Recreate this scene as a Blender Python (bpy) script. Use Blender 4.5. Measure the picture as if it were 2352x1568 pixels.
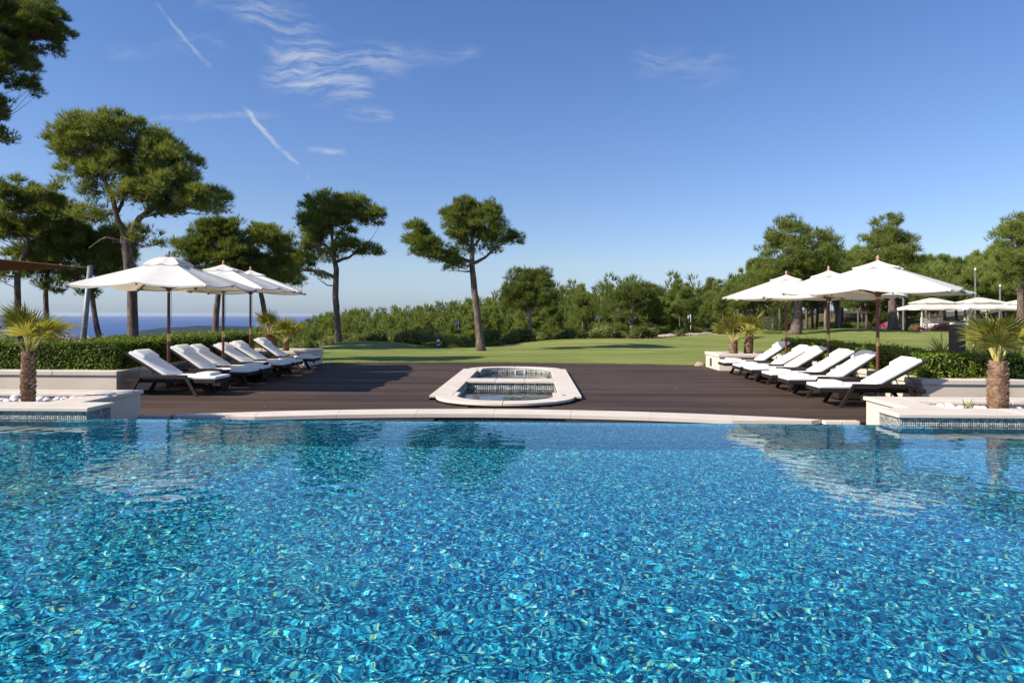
import bpy, bmesh, math, random
import numpy as np
from mathutils import Vector, Matrix

for o in list(bpy.data.objects):
    bpy.data.objects.remove(o, do_unlink=True)
sc = bpy.context.scene
COL = sc.collection
R = math.radians

# ------------------------------------------------------------------ camera
YAW = R(1.75)
CS, SN = math.cos(YAW), math.sin(YAW)
EYE = 1.6
cam_d = bpy.data.cameras.new('camera')
cam = bpy.data.objects.new('camera', cam_d)
COL.objects.link(cam)
cam_d.lens = 24.0
cam_d.sensor_width = 36.0
cam_d.shift_y = -62.0 / 2352.0
cam_d.clip_start = 0.05
cam_d.clip_end = 90000.0
cam.matrix_world = Matrix.Translation((0, 0, EYE)) @ Matrix.Rotation(YAW, 4, 'Z') @ Matrix.Rotation(R(90), 4, 'X') @ Matrix.Rotation(R(0.17), 4, 'Z')
sc.camera = cam

# ------------------------------------------------------------------ exposure / render settings
sc.view_settings.view_transform = 'Standard'
sc.view_settings.look = 'None'
sc.view_settings.exposure = 0.55
sc.view_settings.gamma = 1.0
sc.view_settings.use_curve_mapping = False
sc.render.engine = 'CYCLES'
cy = sc.cycles
cy.max_bounces = 8
cy.diffuse_bounces = 3
cy.glossy_bounces = 4
cy.transmission_bounces = 6
cy.transparent_max_bounces = 8
cy.volume_bounces = 0
cy.sample_clamp_indirect = 6.0
cy.sample_clamp_direct = 0.0
cy.use_denoising = True
cy.use_adaptive_sampling = True
cy.adaptive_threshold = 0.015

# ------------------------------------------------------------------ sun
SUN_TRAVEL = Vector((0.924, 0.383, 0.0)).normalized()      # way the shadows fall
SUN_EL = R(35.0)
to_sun = Vector((-SUN_TRAVEL.x * math.cos(SUN_EL), -SUN_TRAVEL.y * math.cos(SUN_EL), math.sin(SUN_EL)))
sun_d = bpy.data.lights.new('sun', 'SUN')
sun_d.energy = 5.0
sun_d.angle = R(0.53)
sun_d.color = (1.0, 0.93, 0.82)
sun = bpy.data.objects.new('sun', sun_d)
COL.objects.link(sun)
sun.rotation_euler = to_sun.to_track_quat('Z', 'Y').to_euler()
sun.location = to_sun * 50

# ------------------------------------------------------------------ sky
world = bpy.data.worlds.new('World')
sc.world = world
world.use_nodes = True
wt = world.node_tree
wt.nodes.clear()
WN = wt.nodes.new
WL = wt.links.new


def wmath(op, a, b=None, c=None, clamp=False):
    n = WN('ShaderNodeMath')
    n.operation = op
    n.use_clamp = clamp
    for k, v in enumerate((a, b, c)):
        if v is None:
            continue
        if isinstance(v, (int, float)):
            n.inputs[k].default_value = v
        else:
            WL(v, n.inputs[k])
    return n.outputs[0]


def wvec(op, a, b=None):
    n = WN('ShaderNodeVectorMath')
    n.operation = op
    for k, v in enumerate((a, b)):
        if v is None:
            continue
        if isinstance(v, (tuple, list)):
            n.inputs[k].default_value = v
        elif isinstance(v, (int, float)):
            n.inputs['Scale'].default_value = v
        else:
            WL(v, n.inputs[k if not (op == 'SCALE' and k == 1) else 'Scale'])
    return n.outputs['Value' if op in ('DOT_PRODUCT', 'LENGTH', 'DISTANCE') else 'Vector']


sky = WN('ShaderNodeTexSky')
sky.sky_type = 'NISHITA'
sky.sun_disc = False
sky.sun_elevation = SUN_EL
sky.sun_rotation = math.atan2(to_sun.x, to_sun.y)
sky.altitude = 150.0
sky.air_density = 1.0
sky.dust_density = 0.5
sky.ozone_density = 3.0
tc = WN('ShaderNodeTexCoord')
sep = WN('ShaderNodeSeparateXYZ')
WL(tc.outputs['Generated'], sep.inputs[0])
ysafe = wmath('MAXIMUM', sep.outputs[1], 0.05)
comb = WN('ShaderNodeCombineXYZ')
WL(wmath('DIVIDE', sep.outputs[0], ysafe), comb.inputs[0])
WL(wmath('DIVIDE', sep.outputs[2], ysafe), comb.inputs[1])
UV = comb.outputs[0]
front = wmath('GREATER_THAN', sep.outputs[1], 0.06)


def wnoise(vec, scale, detail, rough=0.5, dist=0.0):
    n = WN('ShaderNodeTexNoise')
    n.inputs['Scale'].default_value = scale
    n.inputs['Detail'].default_value = detail
    n.inputs['Roughness'].default_value = rough
    n.inputs['Distortion'].default_value = dist
    WL(vec, n.inputs['Vector'])
    return n


warp = wnoise(UV, 22.0, 4.0)
warp_v = wvec('SCALE', wvec('SUBTRACT', warp.outputs['Color'], (0.5, 0.5, 0.5)), 0.020)
UVW = wvec('ADD', UV, warp_v)
warp2 = wnoise(UV, 7.0, 3.0)
UVW2 = wvec('ADD', UVW, wvec('SCALE', wvec('SUBTRACT', warp2.outputs['Color'], (0.5, 0.5, 0.5)), 0.075))
stretch = WN('ShaderNodeMapping')
stretch.inputs['Scale'].default_value = (12.0, 70.0, 1.0)
stretch.inputs['Rotation'].default_value = (0, 0, R(14))
WL(UVW2, stretch.inputs['Vector'])
fib = wnoise(stretch.outputs[0], 1.0, 6.0, 0.62)
fib_r = WN('ShaderNodeMapRange')
fib_r.inputs['From Min'].default_value = 0.41
fib_r.inputs['From Max'].default_value = 0.70
WL(fib.outputs[0], fib_r.inputs[0])
trail = wnoise(UVW, 60.0, 4.0, 0.6)
trail_r = WN('ShaderNodeMapRange')
trail_r.inputs['From Min'].default_value = 0.30
trail_r.inputs['From Max'].default_value = 0.55
trail_r.inputs['To Min'].default_value = 0.35
trail_r.inputs['To Max'].default_value = 1.25
WL(trail.outputs[0], trail_r.inputs[0])
# wisps and vapour trails: (start azimuth-tangent, start elevation-tangent, end..., half width, strength, soft)
WISPS = [
    (-0.5648, 0.4605, -0.4806, 0.3648, 0.0052, 0.26, 0), (-0.4306, 0.3074, -0.3716, 0.2436, 0.0062, 0.48, 0),
    (-0.3716, 0.2436, -0.3492, 0.2213, 0.0036, 0.35, 0), (-0.5714, 0.2883, -0.3716, 0.2946, 0.0080, 0.16, 0),
    (-0.4051, 0.4490, -0.3350, 0.4030, 0.0360, 0.40, 1), (-0.3650, 0.3760, -0.2055, 0.3776, 0.0270, 0.40, 1),
    (-0.3720, 0.3640, -0.2690, 0.3361, 0.0260, 0.58, 1), (-0.2757, 0.2990, -0.2151, 0.2978, 0.0100, 0.45, 1),
    (-0.3363, 0.2436, -0.2789, 0.2360, 0.0060, 0.34, 0), (-0.6220, 0.3966, -0.4740, 0.3935, 0.0130, 0.22, 1),
    (0.1700, 0.3776, 0.2660, 0.3584, 0.0240, 0.28, 1), (-0.4870, 0.4605, -0.4230, 0.4286, 0.0130, 0.28, 1),
    (-0.3355, 0.2050, -0.3340, 0.2000, 0.0038, 0.40, 0), (-0.2400, 0.3800, -0.0900, 0.3850, 0.0150, 0.20, 1),
]
total = None
for (x0, y0, x1, y1, w, s, soft) in WISPS:
    src = UVW2 if soft else UVW
    ab = (x1 - x0, y1 - y0, 0.0)
    L2 = ab[0] ** 2 + ab[1] ** 2
    pa = wvec('SUBTRACT', src, (x0, y0, 0.0))
    t = wmath('MULTIPLY', wvec('DOT_PRODUCT', pa, ab), 1.0 / L2, clamp=True)
    near = WN('ShaderNodeVectorMath')
    near.operation = 'SCALE'
    near.inputs[0].default_value = ab
    WL(t, near.inputs['Scale'])
    dist = wvec('LENGTH', wvec('SUBTRACT', pa, near.outputs[0]))
    m = WN('ShaderNodeMapRange')
    m.interpolation_type = 'SMOOTHSTEP'
    m.inputs['From Min'].default_value = w * (1.6 if soft else 1.0)
    m.inputs['From Max'].default_value = 0.0
    m.inputs['To Max'].default_value = s
    WL(dist, m.inputs[0])
    v = m.outputs[0]
    v = wmath('MULTIPLY', v, fib_r.outputs[0] if soft else trail_r.outputs[0])
    if not soft:                                   # trails thin out towards both ends
        v = wmath('MULTIPLY', v, wmath('POWER', wmath('MULTIPLY', wmath('MULTIPLY', t, wmath('SUBTRACT', 1.0, t)), 4.0, clamp=True), 0.55))
    total = v if total is None else wmath('ADD', total, v)
total = wmath('MULTIPLY', total, front)
total = wmath('MINIMUM', total, 0.85)
grade = WN('ShaderNodeMixRGB')                    # white balance of the sky
grade.blend_type = 'MULTIPLY'
grade.inputs['Fac'].default_value = 1.0
WL(sky.outputs[0], grade.inputs['Color1'])
grade.inputs['Color2'].default_value = (0.66, 0.815, 1.08, 1)
low = WN('ShaderNodeMapRange')                       # clear air: the lowest sky stays pale blue all the way round
low.inputs['From Min'].default_value = 0.0
low.inputs['From Max'].default_value = 0.40
low.inputs['To Min'].default_value = 1.0
low.inputs['To Max'].default_value = 0.0
WL(sep.outputs[2], low.inputs[0])
lowc = WN('ShaderNodeMixRGB')
lowc.blend_type = 'MULTIPLY'
WL(low.outputs[0], lowc.inputs['Fac'])
WL(grade.outputs[0], lowc.inputs['Color1'])
lowc.inputs['Color2'].default_value = (1.26, 1.02, 0.90, 1)
low2 = WN('ShaderNodeMapRange')
low2.inputs['From Min'].default_value = 0.0
low2.inputs['From Max'].default_value = 0.07
low2.inputs['To Min'].default_value = 1.0
low2.inputs['To Max'].default_value = 0.0
WL(sep.outputs[2], low2.inputs[0])
lowd = WN('ShaderNodeMixRGB')
lowd.blend_type = 'MULTIPLY'
WL(low2.outputs[0], lowd.inputs['Fac'])
WL(lowc.outputs[0], lowd.inputs['Color1'])
lowd.inputs['Color2'].default_value = (0.72, 0.90, 1.20, 1)
cloud = WN('ShaderNodeMixRGB')
WL(total, cloud.inputs['Fac'])
WL(lowd.outputs[0], cloud.inputs['Color1'])
cloud.inputs['Color2'].default_value = (4.9, 5.1, 5.6, 1)
bg = WN('ShaderNodeBackground')
WL(cloud.outputs[0], bg.inputs['Color'])
bg.inputs['Strength'].default_value = 0.10
wo = WN('ShaderNodeOutputWorld')
WL(bg.outputs[0], wo.inputs['Surface'])
world.cycles.sampling_method = 'MANUAL'
world.cycles.sample_map_resolution = 512


# ------------------------------------------------------------------ helpers
def cw(xc, d):
    """survey point (to the right of, and ahead of, the standpoint) -> world x, y"""
    return (xc * CS - d * SN, xc * SN + d * CS)


def tag(o, label=None, cat=None, group=None, kind=None):
    if label:
        o['label'] = label
    if cat:
        o['category'] = cat
    if group:
        o['group'] = group
    if kind:
        o['kind'] = kind
    return o


def empty(name, loc=(0, 0, 0), rz=0.0, label=None, cat=None, group=None):
    o = bpy.data.objects.new(name, None)
    o.empty_display_size = 0.2
    o.location = loc
    o.rotation_euler = (0, 0, rz)
    COL.objects.link(o)
    return tag(o, label, cat, group)


def link(name, me, parent=None, loc=(0, 0, 0), rot=(0, 0, 0), scale=None):
    o = bpy.data.objects.new(name, me)
    COL.objects.link(o)
    o.location = loc
    o.rotation_euler = rot
    if scale is not None:
        o.scale = scale
    if parent is not None:
        o.parent = parent
    return o


def copy_tree(o, parent=None):
    c = o.copy()
    COL.objects.link(c)
    if parent is not None:
        c.parent = parent
    for ch in o.children:
        copy_tree(ch, c)
    return c


class MB:
    """collects vertices and faces of one mesh"""

    def __init__(self):
        self.v = []
        self.f = []
        self.m = []

    def add(self, vs, fs, mi=0):
        n = len(self.v)
        self.v += [tuple(p) for p in vs]
        self.f += [tuple(i + n for i in f) for f in fs]
        self.m += [mi] * len(fs)
        return self

    def box(self, x0, x1, y0, y1, z0, z1, mi=0):
        vs = [(x0, y0, z0), (x1, y0, z0), (x1, y1, z0), (x0, y1, z0), (x0, y0, z1), (x1, y0, z1), (x1, y1, z1), (x0, y1, z1)]
        fs = [(3, 2, 1, 0), (4, 5, 6, 7), (0, 1, 5, 4), (1, 2, 6, 5), (2, 3, 7, 6), (3, 0, 4, 7)]
        return self.add(vs, fs, mi)

    def bar(self, a, b, w, h, mi=0, up=(0, 0, 1)):
        a = Vector(a)
        b = Vector(b)
        d = (b - a).normalized()
        s = d.cross(Vector(up))
        if s.length < 1e-4:
            s = d.cross(Vector((0, 1, 0)))
        s.normalize()
        u = s.cross(d)
        s = s * (w / 2)
        u = u * (h / 2)
        vs = [a - s - u, a + s - u, a + s + u, a - s + u, b - s - u, b + s - u, b + s + u, b - s + u]
        fs = [(0, 1, 2, 3), (7, 6, 5, 4), (0, 4, 5, 1), (1, 5, 6, 2), (2, 6, 7, 3), (3, 7, 4, 0)]
        return self.add(vs, fs, mi)

    def tube(self, pts, rad, n=10, mi=0, caps=True):
        pts = [Vector(p) for p in pts]
        rings = []
        prev = None
        for i, p in enumerate(pts):
            if i == 0:
                d = pts[1] - pts[0]
            elif i == len(pts) - 1:
                d = pts[-1] - pts[-2]
            else:
                d = pts[i + 1] - pts[i - 1]
            d.normalize()
            ref = prev if prev is not None else (Vector((1, 0, 0)) if abs(d.x) < 0.9 else Vector((0, 1, 0)))
            u = (ref - d * ref.dot(d)).normalized()
            prev = u
            w = d.cross(u)
            r = rad[i] if isinstance(rad, (list, tuple)) else rad
            rings.append([p + (u * math.cos(2 * math.pi * k / n) + w * math.sin(2 * math.pi * k / n)) * r for k in range(n)])
        vs = [q for ring in rings for q in ring]
        fs = []
        for i in range(len(rings) - 1):
            for k in range(n):
                a = i * n + k
                b = i * n + (k + 1) % n
                fs.append((a, b, b + n, a + n))
        if caps:
            fs.append(tuple(range(n - 1, -1, -1)))
            fs.append(tuple(range((len(rings) - 1) * n, len(rings) * n)))
        return self.add(vs, fs, mi)

    def lathe(self, prof, n=16, c=(0, 0, 0), mi=0):
        vs = []
        for r, z in prof:
            vs += [(c[0] + r * math.cos(2 * math.pi * k / n), c[1] + r * math.sin(2 * math.pi * k / n), c[2] + z) for k in range(n)]
        fs = []
        for i in range(len(prof) - 1):
            for k in range(n):
                a = i * n + k
                b = i * n + (k + 1) % n
                fs.append((a, b, b + n, a + n))
        fs.append(tuple(range(n - 1, -1, -1)))
        fs.append(tuple(range((len(prof) - 1) * n, len(prof) * n)))
        return self.add(vs, fs, mi)

    def prism(self, poly, z0, z1, mi=0):
        n = len(poly)
        vs = [(x, y, z0) for x, y in poly] + [(x, y, z1) for x, y in poly]
        fs = [tuple(range(n - 1, -1, -1)), tuple(range(n, 2 * n))]
        fs += [(k, (k + 1) % n, (k + 1) % n + n, k + n) for k in range(n)]
        return self.add(vs, fs, mi)

    def mesh(self, name, mats, smooth=False, bevel=0.0, seg=2):
        me = bpy.data.meshes.new(name)
        me.from_pydata(self.v, [], self.f)
        for m in (mats if isinstance(mats, (list, tuple)) else [mats]):
            me.materials.append(m)
        if len(set(self.m)) > 1:
            me.polygons.foreach_set('material_index', self.m)
        if bevel > 0:
            bm = bmesh.new()
            bm.from_mesh(me)
            bmesh.ops.remove_doubles(bm, verts=bm.verts, dist=1e-5)
            es = [e for e in bm.edges if len(e.link_faces) == 2 and e.calc_face_angle(0) > R(35)]
            bmesh.ops.bevel(bm, geom=es, offset=bevel, segments=seg, affect='EDGES', profile=0.5, clamp_overlap=True)
            bm.to_mesh(me)
            bm.free()
        if smooth:
            me.polygons.foreach_set('use_smooth', [True] * len(me.polygons))
        me.update()
        return me

    def obj(self, name, mats, parent=None, loc=(0, 0, 0), rot=(0, 0, 0), **k):
        return link(name, self.mesh(name, mats, **k), parent, loc, rot)


def tri_mesh(name, v, tris, mat, smooth=False):
    """large triangle / quad mesh from arrays"""
    me = bpy.data.meshes.new(name)
    v = np.asarray(v, dtype=np.float32)
    tris = np.asarray(tris, dtype=np.int32)
    k = tris.shape[1]
    me.vertices.add(len(v))
    me.vertices.foreach_set('co', v.ravel())
    me.loops.add(tris.size)
    me.loops.foreach_set('vertex_index', tris.ravel())
    me.polygons.add(len(tris))
    me.polygons.foreach_set('loop_start', np.arange(len(tris), dtype=np.int32) * k)
    me.update(calc_edges=True)
    me.validate()
    for m in (mat if isinstance(mat, (list, tuple)) else [mat]):
        me.materials.append(m)
    if smooth:
        me.polygons.foreach_set('use_smooth', [True] * len(me.polygons))
    return me


# ------------------------------------------------------------------ materials
def new_mat(name):
    m = bpy.data.materials.new(name)
    m.use_nodes = True
    nt = m.node_tree
    nt.nodes.clear()
    out = nt.nodes.new('ShaderNodeOutputMaterial')
    return m, nt, out


def c4(c):
    return (c[0], c[1], c[2], 1.0)


def nz(nt, scale, detail=4.0, coord='Object', stretch=None, rough=0.55, dist=0.0):
    t = nt.nodes.new('ShaderNodeTexCoord')
    src = t.outputs[coord]
    if stretch:
        mp = nt.nodes.new('ShaderNodeMapping')
        mp.inputs['Scale'].default_value = stretch
        nt.links.new(src, mp.inputs[0])
        src = mp.outputs[0]
    n = nt.nodes.new('ShaderNodeTexNoise')
    n.inputs['Scale'].default_value = scale
    n.inputs['Detail'].default_value = detail
    n.inputs['Roughness'].default_value = rough
    n.inputs['Distortion'].default_value = dist
    nt.links.new(src, n.inputs['Vector'])
    return n


def ramp(nt, fac, stops):
    r = nt.nodes.new('ShaderNodeValToRGB')
    els = r.color_ramp.elements
    while len(els) < len(stops):
        els.new(0.5)
    for e, (p, c) in zip(els, stops):
        e.position = p
        e.color = c4(c)
    nt.links.new(fac, r.inputs[0])
    return r.outputs[0]


def mixc(nt, fac, a, b, mode='MIX'):
    n = nt.nodes.new('ShaderNodeMixRGB')
    n.blend_type = mode
    for k, v in (('Fac', fac), ('Color1', a), ('Color2', b)):
        if isinstance(v, (int, float)):
            n.inputs[k].default_value = v
        elif isinstance(v, (tuple, list)):
            n.inputs[k].default_value = c4(v)
        else:
            nt.links.new(v, n.inputs[k])
    return n.outputs[0]


def mth(nt, op, a, b=None, clamp=False):
    n = nt.nodes.new('ShaderNodeMath')
    n.operation = op
    n.use_clamp = clamp
    for k, v in enumerate((a, b)):
        if v is None:
            continue
        if isinstance(v, (int, float)):
            n.inputs[k].default_value = v
        else:
            nt.links.new(v, n.inputs[k])
    return n.outputs[0]


def bump(nt, h, strength, dist=0.01):
    b = nt.nodes.new('ShaderNodeBump')
    b.inputs['Strength'].default_value = strength
    b.inputs['Distance'].default_value = dist
    nt.links.new(h, b.inputs['Height'])
    return b.outputs[0]


def principled(nt, out, col, rough=0.6, normal=None, spec=0.4, metal=0.0):
    p = nt.nodes.new('ShaderNodeBsdfPrincipled')
    if isinstance(col, (tuple, list)):
        p.inputs['Base Color'].default_value = c4(col)
    else:
        nt.links.new(col, p.inputs['Base Color'])
    if isinstance(rough, (int, float)):
        p.inputs['Roughness'].default_value = rough
    else:
        nt.links.new(rough, p.inputs['Roughness'])
    p.inputs['Specular IOR Level'].default_value = spec
    p.inputs['Metallic'].default_value = metal
    if normal is not None:
        nt.links.new(normal, p.inputs['Normal'])
    nt.links.new(p.outputs[0], out.inputs['Surface'])
    return p


def simple(name, a, b, scale, rough=0.7, bump_s=0.2, bump_d=0.01, detail=5, coord='Object', stretch=None, spec=0.3, lo=0.35, hi=0.65, metal=0.0):
    m, nt, out = new_mat(name)
    n = nz(nt, scale, detail, coord, stretch)
    col = ramp(nt, n.outputs[0], [(lo, a), (hi, b)])
    nb = nz(nt, scale * 6, 4, coord, stretch)
    principled(nt, out, col, rough, bump(nt, nb.outputs[0], bump_s, bump_d), spec, metal)
    return m


def stone(name, a, b, stain):
    m, nt, out = new_mat(name)
    n1 = nz(nt, 2.2, 5, 'Object')
    col = ramp(nt, n1.outputs[0], [(0.3, a), (0.7, b)])
    n2 = nz(nt, 0.9, 6, 'Object', rough=0.7)
    st = ramp(nt, n2.outputs[0], [(0.56, (0, 0, 0)), (0.72, (1, 1, 1))])
    col = mixc(nt, mth(nt, 'MULTIPLY', st, 0.35), col, stain)
    oi = nt.nodes.new('ShaderNodeObjectInfo')
    col = mixc(nt, mth(nt, 'MULTIPLY', oi.outputs['Random'], 0.16), col, stain)
    n3 = nz(nt, 60, 4, 'Object')
    principled(nt, out, col, 0.75, bump(nt, n3.outputs[0], 0.18, 0.004), 0.25)
    return m


M = {}
M['coping'] = stone('limestone_coping', (0.62, 0.535, 0.445), (0.71, 0.62, 0.525), (0.50, 0.40, 0.30))
M['stucco'] = stone('cream_render', (0.66, 0.54, 0.42), (0.74, 0.62, 0.50), (0.55, 0.41, 0.29))
M['paving'] = stone('pale_paving', (0.45, 0.38, 0.31), (0.55, 0.47, 0.39), (0.35, 0.28, 0.22))


def deck_mat():
    m, nt, out = new_mat('dark_decking')
    oi = nt.nodes.new('ShaderNodeObjectInfo')
    geo = nt.nodes.new('ShaderNodeNewGeometry')
    mp = nt.nodes.new('ShaderNodeMapping')
    mp.inputs['Scale'].default_value = (1.2, 30.0, 30.0)
    nt.links.new(geo.outputs['Position'], mp.inputs[0])
    n = nt.nodes.new('ShaderNodeTexNoise')
    n.inputs['Scale'].default_value = 1.0
    n.inputs['Detail'].default_value = 6
    nt.links.new(mp.outputs[0], n.inputs['Vector'])
    f = mth(nt, 'ADD', mth(nt, 'MULTIPLY', n.outputs[0], 0.75), mth(nt, 'MULTIPLY', oi.outputs['Random'], 0.42))
    col = ramp(nt, f, [(0.25, (0.030, 0.019, 0.0145)), (0.55, (0.060, 0.039, 0.030)), (0.9, (0.100, 0.065, 0.048))])
    mp2 = nt.nodes.new('ShaderNodeMapping')
    mp2.inputs['Scale'].default_value = (0.25, 0.9, 1.0)
    nt.links.new(geo.outputs['Position'], mp2.inputs[0])
    n2 = nt.nodes.new('ShaderNodeTexNoise')
    n2.inputs['Scale'].default_value = 1.0
    n2.inputs['Detail'].default_value = 5
    nt.links.new(mp2.outputs[0], n2.inputs['Vector'])
    col = mixc(nt, ramp(nt, n2.outputs[0], [(0.42, (0, 0, 0)), (0.75, (0.55, 0.55, 0.55))]), col, (0.115, 0.080, 0.060))
    principled(nt, out, col, 0.72, bump(nt, n.outputs[0], 0.25, 0.004), 0.14)
    return m


M['deck'] = deck_mat()
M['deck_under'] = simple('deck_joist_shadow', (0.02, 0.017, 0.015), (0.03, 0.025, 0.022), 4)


def tile_mat(name, stops, grout_bump=True, rough=0.25):
    """glazed mosaic: colour differs from tile to tile (each tile is its own island)"""
    m, nt, out = new_mat(name)
    g = nt.nodes.new('ShaderNodeNewGeometry')
    r = nt.nodes.new('ShaderNodeValToRGB')
    r.color_ramp.interpolation = 'CONSTANT'
    els = r.color_ramp.elements
    while len(els) < len(stops):
        els.new(0.5)
    for e, (p, c) in zip(els, stops):
        e.position = p
        e.color = c4(c)
    nt.links.new(g.outputs['Random Per Island'], r.inputs[0])
    principled(nt, out, r.outputs[0], rough, None, 0.18)
    return m


M['tile_grey'] = tile_mat('grey_mosaic_glaze', [(0, (0.16, 0.165, 0.15)), (0.12, (0.28, 0.28, 0.25)), (0.34, (0.38, 0.37, 0.33)), (0.55, (0.32, 0.32, 0.285)), (0.72, (0.45, 0.435, 0.39)), (0.88, (0.24, 0.25, 0.225)), (0.97, (0.14, 0.15, 0.14))], rough=0.5)
M['tile_dark'] = tile_mat('dark_mosaic_glaze', [(0, (0.012, 0.013, 0.014)), (0.4, (0.02, 0.022, 0.024)), (0.75, (0.03, 0.033, 0.034)), (0.93, (0.06, 0.065, 0.06))], rough=0.4)
M['grout'] = simple('grey_grout', (0.30, 0.29, 0.26), (0.38, 0.365, 0.32), 12)
M['grout_light'] = simple('pale_grout', (0.42, 0.37, 0.30), (0.52, 0.46, 0.38), 12)


def pool_floor_mat():
    """iridescent glass mosaic laid over the pool floor"""
    m, nt, out = new_mat('pool_mosaic')
    g = nt.nodes.new('ShaderNodeNewGeometry')

    def vor(scale, feature='F1', rnd=0.85):
        v = nt.nodes.new('ShaderNodeTexVoronoi')
        v.feature = feature
        v.inputs['Scale'].default_value = scale
        v.inputs['Randomness'].default_value = rnd
        nt.links.new(g.outputs['Position'], v.inputs['Vector'])
        return v
    v = vor(54.0)
    sp = nt.nodes.new('ShaderNodeSeparateColor')
    nt.links.new(v.outputs['Color'], sp.inputs[0])
    col = ramp(nt, sp.outputs[0], [(0.0, (0.006, 0.045, 0.12)), (0.30, (0.012, 0.12, 0.26)), (0.52, (0.020, 0.23, 0.41)), (0.70, (0.03, 0.38, 0.54)), (0.85, (0.08, 0.56, 0.66)), (0.94, (0.25, 0.78, 0.80)), (0.98, (0.45, 0.72, 0.32)), (1.0, (0.85, 0.95, 0.8))])
    v2 = vor(120.0)
    sp2 = nt.nodes.new('ShaderNodeSeparateColor')
    nt.links.new(v2.outputs['Color'], sp2.inputs[0])
    col = mixc(nt, 1.0, col, ramp(nt, sp2.outputs[1], [(0.0, (0.45, 0.5, 0.6)), (0.5, (0.95, 0.95, 1.0)), (1.0, (1.7, 1.6, 1.4))]), 'MULTIPLY')
    big = nt.nodes.new('ShaderNodeTexNoise')
    big.inputs['Scale'].default_value = 0.35
    big.inputs['Detail'].default_value = 3
    nt.links.new(g.outputs['Position'], big.inputs['Vector'])
    col = mixc(nt, 1.0, col, ramp(nt, big.outputs[0], [(0.3, (0.66, 0.98, 0.86)), (0.7, (0.94, 0.95, 1.06))]), 'MULTIPLY')
    principled(nt, out, col, 0.4, None, 0.2)
    return m


M['pool_floor'] = pool_floor_mat()


def water_mat(name, sc1=2.6, s1=0.55, sc2=11.0, s2=0.30, tint=(0.80, 0.95, 0.98), clear=0.35, glossy=0.0):
    """water: mirror by Fresnel, otherwise refracting with a share passed straight through"""
    m, nt, out = new_mat(name)
    g = nt.nodes.new('ShaderNodeNewGeometry')
    mp = nt.nodes.new('ShaderNodeMapping')
    mp.inputs['Scale'].default_value = (0.72, 1.0, 1.0)
    mp.inputs['Rotation'].default_value = (0, 0, R(-14))
    nt.links.new(g.outputs['Position'], mp.inputs[0])

    def n(s, d, dist=0.0, rough=0.5):
        k = nt.nodes.new('ShaderNodeTexNoise')
        k.inputs['Scale'].default_value = s
        k.inputs['Detail'].default_value = d
        k.inputs['Roughness'].default_value = rough
        k.inputs['Distortion'].default_value = dist
        nt.links.new(mp.outputs[0], k.inputs['Vector'])
        return k.outputs[0]
    h = mth(nt, 'ADD', mth(nt, 'MULTIPLY', n(sc1, 2.0, 0.6), s1), mth(nt, 'MULTIPLY', n(sc2, 2.0, 0.4), s2))
    b = bump(nt, h, 1.0, 0.028)
    fr = nt.nodes.new('ShaderNodeFresnel')
    fr.inputs['IOR'].default_value = 1.333
    nt.links.new(b, fr.inputs['Normal'])
    gl = nt.nodes.new('ShaderNodeBsdfGlossy')
    gl.inputs['Roughness'].default_value = glossy
    gl.inputs['Color'].default_value = (0.95, 0.97, 1.0, 1)
    nt.links.new(b, gl.inputs['Normal'])
    rf = nt.nodes.new('ShaderNodeBsdfRefraction')
    rf.inputs['IOR'].default_value = 1.333
    rf.inputs['Roughness'].default_value = 0.0
    rf.inputs['Color'].default_value = c4(tint)
    nt.links.new(b, rf.inputs['Normal'])
    tr = nt.nodes.new('ShaderNodeBsdfTransparent')
    tr.inputs['Color'].default_value = c4(tint)
    mx = nt.nodes.new('ShaderNodeMixShader')
    mx.inputs[0].default_value = clear
    nt.links.new(rf.outputs[0], mx.inputs[1])
    nt.links.new(tr.outputs[0], mx.inputs[2])
    m2 = nt.nodes.new('ShaderNodeMixShader')
    nt.links.new(fr.outputs[0], m2.inputs[0])
    nt.links.new(mx.outputs[0], m2.inputs[1])
    nt.links.new(gl.outputs[0], m2.inputs[2])
    nt.links.new(m2.outputs[0], out.inputs['Surface'])
    return m


def clear_water_mat():
    m, nt, out = new_mat('pool_water')
    g = nt.nodes.new('ShaderNodeBsdfGlass')
    g.inputs['IOR'].default_value = 1.333
    g.inputs['Roughness'].default_value = 0.0
    g.inputs['Color'].default_value = (0.88, 0.98, 1.0, 1)
    nt.links.new(g.outputs[0], out.inputs['Surface'])
    return m


M['water'] = clear_water_mat()
M['spa_water'] = water_mat('spa_water', 2.0, 0.30, 9.0, 0.10, (0.82, 0.95, 0.95), 0.5)


def sea_mat():
    m, nt, out = new_mat('sea_water')
    n = nz(nt, 0.02, 6, 'Object')
    col = ramp(nt, n.outputs[0], [(0.3, (0.014, 0.062, 0.20)), (0.7, (0.022, 0.080, 0.24))])
    principled(nt, out, col, 0.55, None, 0.25)
    return m


M['sea'] = sea_mat()


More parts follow.
